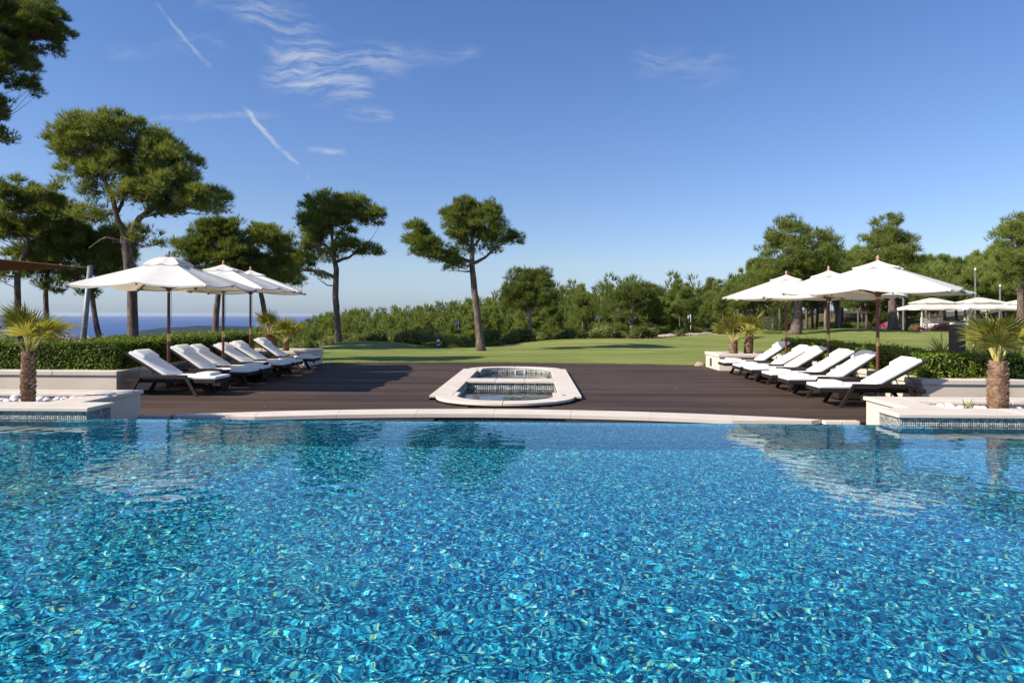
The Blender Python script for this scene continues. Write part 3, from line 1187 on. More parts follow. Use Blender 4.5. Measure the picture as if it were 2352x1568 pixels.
# ------------------------------------------------------------------ spa with two basins
spa = empty('spa_pool', (SX, 0, 0), 0, 'raised limestone-rimmed spa with two small basins sunk in the deck', 'spa')
ZT, ZB = 0.078, 0.028


def ell(cx, cy, rx, ry, a0, a1, n):
    return [(cx + rx * math.cos(R(a0 + (a1 - a0) * k / n)), cy + ry * math.sin(R(a0 + (a1 - a0) * k / n))) for k in range(n + 1)]


def rim_stone(poly):
    MB().prism(poly, ZB, ZT).obj('rim_stone', M['coping'], spa, bevel=0.010)


# straight sides: outer 1.43, inner 1.0
for s in (-1, 1):
    cutsy = [12.80, 14.1, 15.50, 16.30, 17.7, 19.12]
    for a, b in zip(cutsy[:-1], cutsy[1:]):
        x0, x1 = sorted((s * 1.0, s * SHW))
        MB().box(x0, x1, a + 0.002, b - 0.002, ZB, ZT).obj('rim_stone', M['coping'], spa, bevel=0.010)
# bridge between the basins
for a, b in ((-1.0, -0.34), (-0.34, 0.33), (0.33, 1.0)):
    MB().box(a + 0.003, b - 0.003, 15.58, 16.25, ZB, ZT + 0.003).obj('rim_stone', M['coping'], spa, bevel=0.010)
# rounded ends in four pieces each
for (cy0, sgn, ro, ri, yo) in ((12.80, -1, (1.30, 1.12), (0.90, 0.74), 13.38), (19.12, 1, (1.30, 0.92), (0.90, 0.56), 18.55)):
    for k in range(4):
        a0 = k * 45 * sgn + 0.15 * sgn
        a1 = (k + 1) * 45 * sgn - 0.15 * sgn
        out_ = ell(0, cy0, ro[0], ro[1], a0, a1, 7)
        inn_ = ell(0, cy0, ri[0], ri[1], a1, a0, 7)
        poly = out_ + inn_
        if sgn < 0:
            poly = poly[::-1]
        rim_stone(poly)
    for s in (-1, 1):                      # stepped shoulders
        x0, x1 = sorted((s * 0.90, s * 0.998))
        y0, y1 = sorted((cy0 + 0.004 * -sgn, yo))
        MB().box(x0, x1, y0, y1, ZB, ZT - 0.003).obj('rim_stone', M['coping'], spa, bevel=0.006)
# shadowed upstand under the rim
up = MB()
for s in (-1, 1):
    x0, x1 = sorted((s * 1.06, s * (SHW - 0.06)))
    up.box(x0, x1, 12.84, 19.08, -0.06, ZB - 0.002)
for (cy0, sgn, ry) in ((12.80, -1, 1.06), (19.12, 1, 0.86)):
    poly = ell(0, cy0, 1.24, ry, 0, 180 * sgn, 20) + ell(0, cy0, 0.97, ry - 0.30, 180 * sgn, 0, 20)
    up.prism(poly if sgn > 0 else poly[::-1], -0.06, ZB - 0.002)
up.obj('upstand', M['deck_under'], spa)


def basin(y_flat0, y_flat1, cyc, ry, sgn, wz):
    """one basin outline (counter-clockwise), straight sides with a rounded end"""
    if sgn < 0:
        out_ = [(0.99, y_flat1), (-0.99, y_flat1), (-0.99, y_flat0), (-0.89, y_flat0), (-0.89, cyc)] + ell(0, cyc, 0.89, ry, 180, 360, 24)[1:] + [(0.89, y_flat0), (0.99, y_flat0)]
    else:
        out_ = [(-0.99, y_flat0), (0.99, y_flat0), (0.99, y_flat1), (0.89, y_flat1), (0.89, cyc)] + ell(0, cyc, 0.89, ry, 0, 180, 24)[1:] + [(-0.89, y_flat1), (-0.99, y_flat1)]
    b = MB()
    n = len(out_)
    depth = -0.85
    # thin shell: walls facing inward and a floor
    vs = [(x, y, ZB - 0.004) for x, y in out_] + [(x, y, depth) for x, y in out_]
    fs = [((k + 1) % n, k, k + n, (k + 1) % n + n) for k in range(n)]
    fs.append(tuple(range(n, 2 * n)))
    b.add(vs, fs)
    bo = b.obj('basin', M['grout'], spa)
    closed = out_ + [out_[0]]
    tiles_on_curve('mosaic_tiles', closed[::-1], -0.62, ZB - 0.006, 0.05, 0.0028, M['tile_grey'], bo, 0.002)
    wv = [(x, y, wz) for x, y in out_]
    MB().add(wv, [tuple(range(n))]).obj('basin_water', M['spa_water'], spa)


basin(13.40, 15.62, 12.80, 0.72, -1, -0.10)
basin(16.21, 18.53, 19.12, 0.54, 1, -0.075)
sk = MB()
fx0, fx1, fz0, fz1 = -0.02, 0.30, -0.115, 0.022
yk = 19.12 + 0.54 * math.sqrt(1 - (0.14 / 0.89) ** 2) - 0.03
sk.box(fx0, fx1, yk - 0.02, yk + 0.02, fz1 - 0.03, fz1)
sk.box(fx0, fx1, yk - 0.02, yk + 0.02, fz0, fz0 + 0.03)
sk.box(fx0, fx0 + 0.05, yk - 0.02, yk + 0.02, fz0 + 0.03, fz1 - 0.03)
sk.box(fx1 - 0.05, fx1, yk - 0.02, yk + 0.02, fz0 + 0.03, fz1 - 0.03)
sko = sk.obj('skimmer_frame', M['white'], spa)
MB().box(fx0 + 0.05, fx1 - 0.05, yk + 0.0, yk + 0.015, fz0 + 0.03, fz1 - 0.03).obj('skimmer_flap', M['tile_grey'], sko)
for (cx, cyy) in ((-0.93, 19.05), (0.98, 12.95)):
    MB().lathe([(0.045, 0), (0.045, 0.006), (0.02, 0.009)], 12, (cx + 0.12 * (1 if cx > 0 else -1), cyy, ZT)).obj('rim_cap', M['steel'], spa)

# ------------------------------------------------------------------ planters
def coping_run(parent, x0, x1, y0, y1, z0, z1, along, step=1.25, bevel=0.012):
    a, b = (x0, x1) if along == 'x' else (y0, y1)
    n = max(1, int(round((b - a) / step)))
    for k in range(n):
        p = a + (b - a) * k / n + 0.0025
        q = a + (b - a) * (k + 1) / n - 0.0025
        m_ = MB()
        if along == 'x':
            m_.box(p, q, y0, y1, z0, z1)
        else:
            m_.box(x0, x1, p, q, z0, z1)
        m_.obj('coping_stone', M['coping'], parent, bevel=bevel)


def pool_planter(side, x_end, x_wall, y_back, label):
    """raised bed at the pool corner: tiled front wall, rendered side, limestone coping, gravel inside"""
    s = side                               # -1 left, +1 right
    YF, YI = 8.42, 8.90                    # front and back of the tiled wall
    p = empty('pool_planter', (x_end, YF, 0), 0, label, 'planter')
    inv = Vector((-x_end, -YF, 0))

    def pb(mb, name, mat, **k):
        o = mb.obj(name, mat, p, inv, **k)
        return o
    xo = -12.6 if s < 0 else 12.1
    z0, z1 = 0.362, 0.416
    a, b = sorted((xo, x_end))
    front = pb(MB().box(a, b, YF, YI, FLOOR, z0 - 0.002), 'front_wall', M['grout'])
    # side wall and back wall, rendered
    a2, b2 = sorted((x_wall, x_wall + s * 0.40))
    pb(MB().box(a2, b2, YI + 0.004, y_back, -0.74, z0 - 0.002), 'side_wall', M['stucco'])
    a3, b3 = sorted((xo, x_wall + s * 0.404))
    pb(MB().box(a3, b3, y_back - 0.40, y_back - 0.002, -0.74, z0 - 0.002), 'back_wall', M['stucco'])
    # mosaic on the front and on the inner end
    if s < 0:
        pts = [(-8.9, YF), (x_end, YF), (x_end, YI)]
    else:
        pts = [(x_end, YI), (x_end, YF), (8.2, YF)]
    tiles_on_curve('mosaic_tiles', pts, 0.16, z0 - 0.004, 0.026, 0.0022, M['tile_grey'], front, 0.0022)
    # coping
    cp = empty('coping', (0, 0, 0))
    cp.parent = p
    cp.location = inv
    ov = 0.035
    a, b = sorted((xo, x_end - s * ov))
    coping_run(cp, a, b, YF - ov, YI + 0.035, z0, z1, 'x', 1.5)
    a2, b2 = sorted((x_wall - s * ov, x_wall + s * 0.43))
    coping_run(cp, a2, b2, YI + 0.038, y_back + ov, z0, z1 - 0.001, 'y', 0.8)
    a3, b3 = sorted((xo, x_wall + s * 0.434))
    coping_run(cp, a3, b3, y_back - 0.43, y_back + ov, z0, z1 - 0.002, 'x', 1.4)
    pb(MB().box(min(xo, x_wall + s * 0.40), max(xo, x_wall + s * 0.40), YI, y_back - 0.40, -0.2, 0.285), 'soil', M['soil'])
    return p


pool_planter(-1, LX, WLX, 10.36, 'raised stone planter of white pebbles at the left pool corner')
pool_planter(1, RX, WRX, 10.14, 'raised stone planter of white pebbles at the right pool corner')


def hedge_planter(s, xi, yf, xe, ye0, ye1, label):
    """waist-low rendered bed that carries the hedge, with a block turned in at its far end"""
    p = empty('hedge_planter', (xi, yf, 0), 0, label, 'planter')
    inv = Vector((-xi, -yf, 0))
    xo = -14.5 if s < 0 else 13.6
    zc, zt = 0.385, 0.475

    def W(x0, x1, y0, y1, z0=-0.3, z1=zc - 0.003, name='wall', mat=M['stucco']):
        a, b = sorted((x0, x1))
        return MB().box(a, b, y0, y1, z0, z1).obj(name, mat, p, inv)
    W(xo, xi, yf, yf + 0.28)
    W(xi + s * 0.28, xi, yf + 0.283, ye0)
    W(xi + s * 0.28, xe, ye0 + 0.003, ye0 + 0.28)
    side = W(xe, xe + s * 0.28, ye0 + 0.283, ye1)
    W(xi + s * 1.2, xe + s * 0.283, ye1 - 0.28, ye1 - 0.002)
    cp = empty('coping', inv)
    cp.parent = p
    ov = 0.03
    a, b = sorted((xo, xi - s * ov))
    coping_run(cp, a, b, yf - ov, yf + 0.33, zc, zt, 'x', 1.3)
    a, b = sorted((xi - s * ov, xi + s * 0.33))
    coping_run(cp, a, b, yf + 0.333, ye0 - ov - 0.003, zc, zt - 0.002, 'y', 1.1)
    a, b = sorted((xi + s * 0.33, xe - s * ov))
    coping_run(cp, a, b, ye0 - ov, ye0 + 0.33, zc, zt - 0.001, 'x', 0.9)
    a, b = sorted((xe - s * ov, xe + s * 0.33))
    coping_run(cp, a, b, ye0 + 0.333, ye1 + ov, zc, zt - 0.003, 'y', 0.8)
    a, b = sorted((xi + s * 1.2, xe + s * 0.333))
    coping_run(cp, a, b, ye1 - 0.33, ye1 + ov, zc, zt - 0.004, 'x', 0.9)
    # soil
    W(xo, xi + s * 0.28, yf + 0.28, ye1 - 0.28, -0.3, 0.33, 'soil', M['soil'])
    W(xi + s * 0.279, xe + s * 0.28, ye0 + 0.28, ye1 - 0.28, -0.3, 0.33, 'soil', M['soil'])
    # recessed light niche in the block end
    yn = ye0 + 0.95
    xa = xe - s * 0.004
    MB().box(min(xa, xa + s * 0.1), max(xa, xa + s * 0.1), yn - 0.12, yn + 0.12, 0.06, 0.30).obj('light_niche', M['dark_metal'], p, inv)
    MB().box(min(xa, xa - s * 0.012), max(xa, xa - s * 0.012), yn - 0.10, yn + 0.05, 0.07, 0.29).obj('niche_glass', M['bollard'], p, inv)
    return p


hedge_planter(-1, -8.10, 13.05, -6.84, 20.20, 22.05, 'cream rendered hedge planter with stone coping along the left of the deck')
hedge_planter(1, 6.88, 12.26, 5.38, 19.86, 21.40, 'cream rendered hedge planter with stone coping along the right of the deck')
# boulder where the deck meets the lawn
def boulder(name, loc, sx, sy, sz, seed, mat):
    bm = bmesh.new()
    bmesh.ops.create_icosphere(bm, subdivisions=2, radius=1.0)
    rg = random.Random(seed)
    for v in bm.verts:
        v.co *= 1 + rg.uniform(-0.13, 0.13)
        v.co.z = max(v.co.z, -0.35)
        v.co = Vector((v.co.x * sx, v.co.y * sy, v.co.z * sz))
    me = bpy.data.meshes.new(name)
    bm.to_mesh(me)
    bm.free()
    me.materials.append(mat)
    me.polygons.foreach_set('use_smooth', [True] * len(me.polygons))
    return link(name, me, None, loc)


tag(boulder('boulder', (5.22, 21.5, 0.03), 0.16, 0.13, 0.12, 3, M['rock']), 'small pale boulder where the deck meets the lawn by the right planter', 'rock')
# ------------------------------------------------------------------ sun loungers
def rbox_mesh(name, sx, sy, sz, r, mat, seg=3, puff=0.0):
    bm = bmesh.new()
    bmesh.ops.create_cube(bm, size=1.0)
    for v in bm.verts:
        v.co = Vector((v.co.x * sx, v.co.y * sy, v.co.z * sz))
    bmesh.ops.bevel(bm, geom=list(bm.edges), offset=r, segments=seg, affect='EDGES', profile=0.6)
    if puff:
        bmesh.ops.subdivide_edges(bm, edges=[e for e in bm.edges if e.calc_length() > 0.1], cuts=4, use_grid_fill=True)
        for v in bm.verts:
            fx = 1 - (2 * v.co.x / sx) ** 2
            fy = 1 - (2 * v.co.y / sy) ** 2
            v.co.z += math.copysign(puff * max(0, fx) * max(0, fy), v.co.z) if abs(v.co.z) > sz * 0.3 else 0
    me = bpy.data.meshes.new(name)
    bm.to_mesh(me)
    bm.free()
    me.materials.append(mat)
    me.polygons.foreach_set('use_smooth', [True] * len(me.polygons))
    return me


def make_lounger(tilt):
    """foot at -x, head at +x, standing on z = 0"""
    t = empty('sun_lounger')
    # woven seat box
    f = MB()
    f.box(-0.91, 0.90, -0.325, 0.325, 0.255, 0.325)
    f.obj('seat_frame', M['wicker'], t, bevel=0.008)
    for s in (-1, 1):
        y = s * 0.352
        MB().bar((-0.36, y, 0.38), (0.60, y, 0.38), 0.055, 0.065).obj('side_rail', M['wicker'], t, bevel=0.005)
        MB().bar((-0.342, y, 0.365), (-0.56, y, 0.0), 0.048, 0.062, up=(1, 0, 0)).obj('leg', M['wicker'], t, bevel=0.004)
        MB().bar((0.582, y, 0.365), (0.80, y, 0.0), 0.048, 0.062, up=(1, 0, 0)).obj('leg', M['wicker'], t, bevel=0.004)
        MB().bar((-0.345, s * 0.325, 0.30), (-0.345, s * 0.36, 0.36), 0.04, 0.04).obj('bracket', M['wicker'], t)
        MB().bar((0.57, s * 0.325, 0.30), (0.57, s * 0.36, 0.36), 0.04, 0.04).obj('bracket', M['wicker'], t)
    # backrest
    ang = R(tilt)
    px, pz = 0.10, 0.345
    ca, sa = math.cos(ang), math.sin(ang)

    def bp(u, w):
        return (px + u * ca - w * sa, pz + u * sa + w * ca)
    b = MB()
    x0, z0 = bp(0.0, 0.0)
    x1, z1 = bp(0.96, 0.0)
    b.bar((x0, 0, z0), (x1, 0, z1), 0.64, 0.035)
    b.obj('backrest', M['wicker'], t, bevel=0.006)
    for s in (-1, 1):
        a = bp(0.56, -0.02)
        MB().tube([(a[0], s * 0.27, a[1]), (a[0] + 0.13, s * 0.27, 0.325)], 0.010, 6).obj('prop_strut', M['dark_metal'], t)
    # cushions
    link('seat_cushion', rbox_mesh('seat_cushion', 1.04, 0.60, 0.056, 0.018, M['cushion'], puff=0.004), t, (-0.385, 0, 0.354))
    c = bp(0.44, 0.047)
    link('back_cushion', rbox_mesh('back_cushion', 0.89, 0.60, 0.056, 0.018, M['cushion'], puff=0.004), t, (c[0], 0, c[1]), (0, -ang, 0))
    c = bp(0.71, 0.098)
    pil = link('pillow', rbox_mesh('pillow', 0.27, 0.50, 0.070, 0.030, M['cushion'], puff=0.014), t, (c[0], 0, c[1]), (0, -ang, 0))
    return t


def make_towel():
    me = rbox_mesh('folded_towel', 0.30, 0.42, 0.030, 0.013, M['towel'], 3, 0.004)
    o = link('folded_towel', me)
    link('folded_layer', rbox_mesh('folded_layer', 0.28, 0.40, 0.024, 0.011, M['towel'], 3, 0.006), o, (0.008, 0.004, 0.026), (0, 0, 0.05))
    return o


ORD = ['nearest the pool', 'second from the pool', 'third from the pool', 'fourth from the pool', 'fifth from the pool', 'farthest from the pool']
protos = [make_lounger(a) for a in (31.0, 33.5, 29.5)]
used = [False, False, False]
t0 = make_towel()
first = True
for side, cx, ysl in (('left', -7.07, (13.34, 14.89, 15.74, 16.99, 17.89, 19.44)), ('right', 5.93, (12.38, 13.78, 14.88, 16.26, 17.16, 18.52))):
    for k, yy in enumerate(ysl):
        pi_ = (0, 1, 0, 2, 0, 1)[k] if side == 'left' else (2, 1, 0, 0, 2, 1)[k]
        l = copy_tree(protos[pi_]) if used[pi_] else protos[pi_]
        used[pi_] = True
        tw = t0 if first else copy_tree(t0)
        first = False
        dx = random.uniform(-0.05, 0.05)
        rz = (math.pi if side == 'left' else 0.0) + random.uniform(-0.025, 0.025)
        l.location = (cx + dx, yy, 0.0)
        l.rotation_euler = (0, 0, rz)
        tag(l, f'dark wicker sun lounger with white cushions, {ORD[k]} in the {side} row', 'sun lounger', f'sun loungers in the {side} row')
        fs = 1 if side == 'left' else -1
        tw.location = (cx + dx + fs * 0.60, yy + random.uniform(-0.04, 0.04), 0.402)
        tw.rotation_euler = (0, 0, rz + random.uniform(-0.12, 0.12))
        tag(tw, f'folded white towel on the lounger {ORD[k]} in the {side} row', 'towel', f'folded towels on the {side} loungers')


# ------------------------------------------------------------------ wicker side tables
def make_table():
    t = empty('side_table')
    MB().box(-0.20, 0.20, -0.20, 0.20, 0.03, 0.385).obj('body', M['wicker'], t, bevel=0.01)
    MB().box(-0.215, 0.215, -0.215, 0.215, 0.387, 0.415).obj('table_top', M['wicker'], t, bevel=0.006)
    for a in (-0.16, 0.16):
        for b in (-0.16, 0.16):
            MB().box(a - 0.02, a + 0.02, b - 0.02, b + 0.02, 0, 0.028).obj('foot', M['dark_metal'], t)
    return t


tab = make_table()
spots = [(-6.62, 14.08, 'dark wicker cube table between the first and second left loungers'), (-6.66, 16.34, 'dark wicker cube table between the third and fourth left loungers'), (-6.9, 18.62, 'dark wicker cube table between the fifth and sixth left loungers'),
         (5.93, 13.20, 'dark wicker cube table between the first and second right loungers'), (5.98, 15.56, 'dark wicker cube table between the third and fourth right loungers'), (5.98, 17.84, 'dark wicker cube table between the fifth and sixth right loungers')]
for k, (x, y, lab) in enumerate(spots):
    t = tab if k == 0 else copy_tree(tab)
    t.location = (x, y, 0)
    tag(t, lab, 'side table', 'wicker side tables')


# ------------------------------------------------------------------ parasols
def canopy_mesh(name, ha, hb, z_apex, z_corner, z_mid, mat, nr=7, ne=6, sag=0.05, start=0.0, hem=0.03, edge_sag=0.035, bulge=0.0):
    """square parasol cover on eight ribs: corners low, edge middles a little higher, cloth sagging between ribs"""
    rim = []
    cs = [(-ha, -hb), (ha, -hb), (ha, hb), (-ha, hb)]
    for k in range(4):
        a = cs[k]
        b = cs[(k + 1) % 4]
        m_ = ((a[0] + b[0]) / 2, (a[1] + b[1]) / 2)
        rim.append((a, z_corner))
        rim.append((m_, z_mid))
    v, f = [], []
    for k in range(8):
        (pa, za), (pb_, zb) = rim[k], rim[(k + 1) % 8]
        base = len(v)
        for i in range(nr + 1):
            r = start + (1 - start) * i / nr
            for j in range(ne + 1):
                s_ = j / ne
                x = (pa[0] + (pb_[0] - pa[0]) * s_) * r
                y = (pa[1] + (pb_[1] - pa[1]) * s_) * r
                ze = za + (zb - za) * s_
                arch = 4 * s_ * (1 - s_)
                z = z_apex + (ze - z_apex) * r
                z += bulge * math.sin(math.pi * min(1, r)) 
                z -= sag * arch * r * (1.3 - r)
                z -= edge_sag * arch * r ** 5
                shrink = 1 - 0.018 * arch * r ** 3
                v.append((x * shrink, y * shrink, z))
        w_ = ne + 1
        for i in range(nr):
            for j in range(ne):
                q = (base + i * w_ + j, base + i * w_ + j + 1, base + (i + 1) * w_ + j + 1, base + (i + 1) * w_ + j)
                f.append(q[::-1])
        if hem:
            n1 = len(v)
            for j in range(ne + 1):
                p = v[base + nr * w_ + j]
                v.append((p[0] * 0.997, p[1] * 0.997, p[2] - hem))
            for j in range(ne):
                f.append((base + nr * w_ + j, n1 + j, n1 + j + 1, base + nr * w_ + j + 1))
    mb = MB().add(v, f)
    me = mb.mesh(name, mat)
    bm = bmesh.new()
    bm.from_mesh(me)
    bmesh.ops.remove_doubles(bm, verts=bm.verts, dist=0.0008)
    bmesh.ops.recalc_face_normals(bm, faces=bm.faces)
    bm.to_mesh(me)
    bm.free()
    me.polygons.foreach_set('use_smooth', [True] * len(me.polygons))
    try:
        me.set_sharp_from_angle(angle=R(28))
    except Exception:
        pass
    return me, rim


def make_parasol(loc, rz, h, label, ha=1.375, hb=1.2, dome=False, grey_finial=False, group=None):
    t = empty('parasol', (loc[0], loc[1], 0), rz, label, 'parasol', group)
    za = h - 0.13                     # apex of the cover
    zc = za - 0.60
    zm = za - 0.545
    me, rim = canopy_mesh('canopy', ha, hb, za - 0.03, zc, zm, M['canvas'], sag=0.055, start=0.07)
    link('canopy', me, t)
    fcap = 0.27
    mc, _ = canopy_mesh('vent_cap', ha * fcap, hb * fcap, za + 0.010, za - 0.138, za - 0.124, M['canvas'], nr=5, ne=6, sag=0.02, start=0.0, hem=0.012, edge_sag=0.03, bulge=0.06 if dome else -0.012)
    link('vent_cap', mc, t)
    # ribs and struts
    for (p, z) in rim:
        MB().bar((0, 0, za - 0.085), (p[0] * 0.985, p[1] * 0.985, z - 0.052), 0.022, 0.028).obj('rib', M['teak'], t)
        q = (p[0] * 0.48, p[1] * 0.48, za - 0.05 + (z - za) * 0.48 - 0.05)
        MB().bar((p[0] * 0.03, p[1] * 0.03, zc - 0.03), q, 0.018, 0.022).obj('strut', M['teak'], t)
    for k in range(0, 8, 2):                    # pale rib-end pockets at the corners
        p, z = rim[k]
        d = Vector((p[0], p[1], 0)).normalized()
        MB().bar((p[0] * 0.955, p[1] * 0.955, z + 0.004), (p[0] * 1.008, p[1] * 1.008, z - 0.030), 0.06, 0.045).obj('corner_pocket', M['canvas'], t, bevel=0.008)
    MB().lathe([(0.030, 0.0), (0.030, za - 0.10)], 14, (0, 0, 0.03)).obj('pole', M['teak'], t, smooth=False)
    MB().lathe([(0.045, 0), (0.055, 0.02), (0.055, 0.07), (0.040, 0.09)], 14, (0, 0, zc - 0.075)).obj('hub', M['teak'], t)
    MB().lathe([(0.034, 0), (0.034, 0.025)], 14, (0, 0, zc - 0.12)).obj('hub_ring', M['brass'], t)
    MB().lathe([(0.0345, 0), (0.0345, 0.16)], 14, (0, 0, 1.02)).obj('pole_collar', M['brass'], t)
    MB().lathe([(0.036, 0), (0.036, 0.34)], 14, (0, 0, 0.035)).obj('base_tube', M['dark_metal'], t)
    MB().box(-0.36, 0.36, -0.36, 0.36, 0.004, 0.034).obj('base_plate', M['dark_metal'], t, bevel=0.004)
    prof = [(0.028, 0), (0.036, 0.018), (0.020, 0.032), (0.030, 0.055), (0.024, 0.085), (0.010, 0.105), (0.004, 0.118)]
    MB().lathe(prof, 12, (0, 0, za - 0.005 + (0.05 if dome else 0))).obj('finial', M['steel'] if grey_finial else M['finial'], t, smooth=True)
    cord = MB().tube([(0.05, 0, zc - 0.05), (0.06, 0.01, zc - 0.4), (0.045, 0, 1.35)], 0.004, 5)
    cord.obj('cord', M['dark_metal'], t)
    return t


PG = 'white parasols on the deck'
x, y = cw(-7.14, 14.2)
make_parasol((x, y), 0.0, 2.88, 'white square parasol with a domed top cap, nearest on the left', dome=True, grey_finial=True, group=PG)
x, y = cw(-7.02, 16.6)
make_parasol((x, y), R(2), 2.92, 'white square parasol in the middle of the left row', group=PG)
x, y = cw(-7.28, 19.0)
make_parasol((x, y), R(14), 2.94, 'white square parasol farthest back in the left row', group=PG)
x, y = cw(6.95, 12.97)
make_parasol((x, y), R(-40), 2.77, 'white square parasol nearest the pool on the right', group=PG)
x, y = cw(7.14, 15.4)
make_parasol((x, y), R(-20), 2.74, 'white square parasol in the middle of the right row', group=PG)
x, y = cw(7.13, 17.75)
make_parasol((x, y), R(-25), 2.78, 'white square parasol farthest back in the right row', group=PG)


# ------------------------------------------------------------------ hedges
def leaf_quads(P, Nn, size, rg, tilt=0.9):
    """one small leaf (quad) per point, facing roughly Nn"""
    n = len(P)
    d = Nn + rg.normal(0, tilt, (n, 3))
    d /= np.linalg.norm(d, axis=1, keepdims=True) + 1e-9
    a = np.cross(d, rg.normal(0, 1, (n, 3)))
    a /= np.linalg.norm(a, axis=1, keepdims=True) + 1e-9
    b = np.cross(d, a)
    s = (size * rg.uniform(0.6, 1.35, n))[:, None]
    v = np.stack([P - a * s, P - b * s * 0.5, P + a * s, P + b * s * 0.5], axis=1).reshape(-1, 3)
    f = np.arange(n * 4).reshape(-1, 4)
    return v, f


def make_hedge(boxes, label, seed, density=1500, size=0.024, rise=0.0):
    """clipped hedge of one or more box-shaped runs: dark core added to block light, and a skin of leaves"""
    rg = np.random.default_rng(seed)
    x0, y0 = boxes[0][0], boxes[0][2]
    h = empty('hedge', (x0, y0, 0.33), 0, label, 'hedge')
    inv = (-x0, -y0, -0.33)
    core = MB()
    Ps, Ns = [], []
    for (xa, xb, ya, yb, za, zb) in boxes:
        i = 0.07
        core.box(xa + i, xb - i, ya + i, yb - i, za, zb - i)
        faces = [((xa, xb), (ya, yb), zb, 2, 1), ((xa, xb), (za, zb), ya, 1, -1), ((xa, xb), (za, zb), yb, 1, 1), ((ya, yb), (za, zb), xa, 0, -1), ((ya, yb), (za, zb), xb, 0, 1)]
        for (u, w_, c, ax, sg) in faces:
            n = int((u[1] - u[0]) * (w_[1] - w_[0]) * density)
            uu = rg.uniform(u[0], u[1], n)
            ww = rg.uniform(w_[0], w_[1], n)
            depth = rg.gamma(1.6, 0.016, n) - 0.018
            lump = 0.022 * np.sin(uu * 5.1 + ww * 2.0) + 0.016 * np.sin(uu * 11.3 - ww * 7.0) + 0.014 * np.sin(ww * 13.0 + uu * 3.0)
            cc = c + sg * (lump - depth)
            if ax == 2:      # ragged new growth on top
                cc = cc + np.where(rg.uniform(0, 1, n) < 0.10, rg.uniform(0, 0.09, n), 0)
            P = np.zeros((n, 3))
            N_ = np.zeros((n, 3))
            if ax == 2:
                P[:, 0], P[:, 1], P[:, 2] = uu, ww, cc
            elif ax == 1:
                P[:, 0], P[:, 2], P[:, 1] = uu, ww, cc
            else:
                P[:, 1], P[:, 2], P[:, 0] = uu, ww, cc
            N_[:, ax] = sg
            Ps.append(P)
            Ns.append(N_)
    co = core.obj('twigs', M['hedge_core'], h, inv)  # dark box inside the leaves, added to block light
    P = np.concatenate(Ps)
    v, f = leaf_quads(P, np.concatenate(Ns), size, rg)
    fo = link('foliage', tri_mesh('foliage', v, f, M['hedge']), h, inv)
    tag(fo, kind='stuff')
    return h


make_hedge([(-9.25, -8.28, 13.30, 20.05, 0.33, 1.04), (-14.4, -9.25, 13.30, 14.25, 0.33, 1.00)], 'dense clipped green hedge filling the left planter behind the loungers', 5)
make_hedge([(7.10, 7.95, 12.52, 19.75, 0.33, 0.90), (7.95, 13.5, 12.52, 13.40, 0.33, 0.86)], 'clipped green hedge filling the right planter, half in parasol shade', 6)


# ------------------------------------------------------------------ palms
def frond_mesh(seed, L=0.50, nseg=24, spread=205, droop=0.25):
    """fan leaf: pleated blades radiating from the hub at the origin, the stalk arriving from -x"""
    rg = random.Random(seed)
    v, f = [], []
    for k in range(nseg):
        a = R(-spread / 2 + spread * k / (nseg - 1)) + rg.uniform(-0.02, 0.02)
        l = L * (0.72 + 0.28 * math.cos(a * 0.8)) * rg.uniform(0.88, 1.06)
        hw = 0.5 * R(spread / nseg) * L * 0.55
        pts = []
        dr = droop * rg.uniform(0.4, 1.5)
        for i, r in enumerate((0.02, 0.45, 0.75, 1.0)):
            rad = l * r
            wid = (0.10, 0.95, 0.62, 0.03)[i] * hw
            z = -dr * l * max(0, r - 0.35) ** 2 * 1.6
            c, s = math.cos(a), math.sin(a)
            fold = wid * 0.55
            pts.append([(rad * c + wid * s, rad * s - wid * c, z - fold), (rad * c, rad * s, z), (rad * c - wid * s, rad * s + wid * c, z - fold)])
        b = len(v)
        for row_ in pts:
            v += row_
        for i in range(3):
            o = b + i * 3
            f += [(o, o + 3, o + 4, o + 1), (o + 1, o + 4, o + 5, o + 2)]
    return tri_mesh('frond', v, f, M['palm_leaf'])


FROND = [frond_mesh(s, 0.5, 26, sp, dr) for s, sp, dr in ((1, 200, 0.20), (2, 185, 0.35), (3, 215, 0.15), (4, 170, 0.5))]


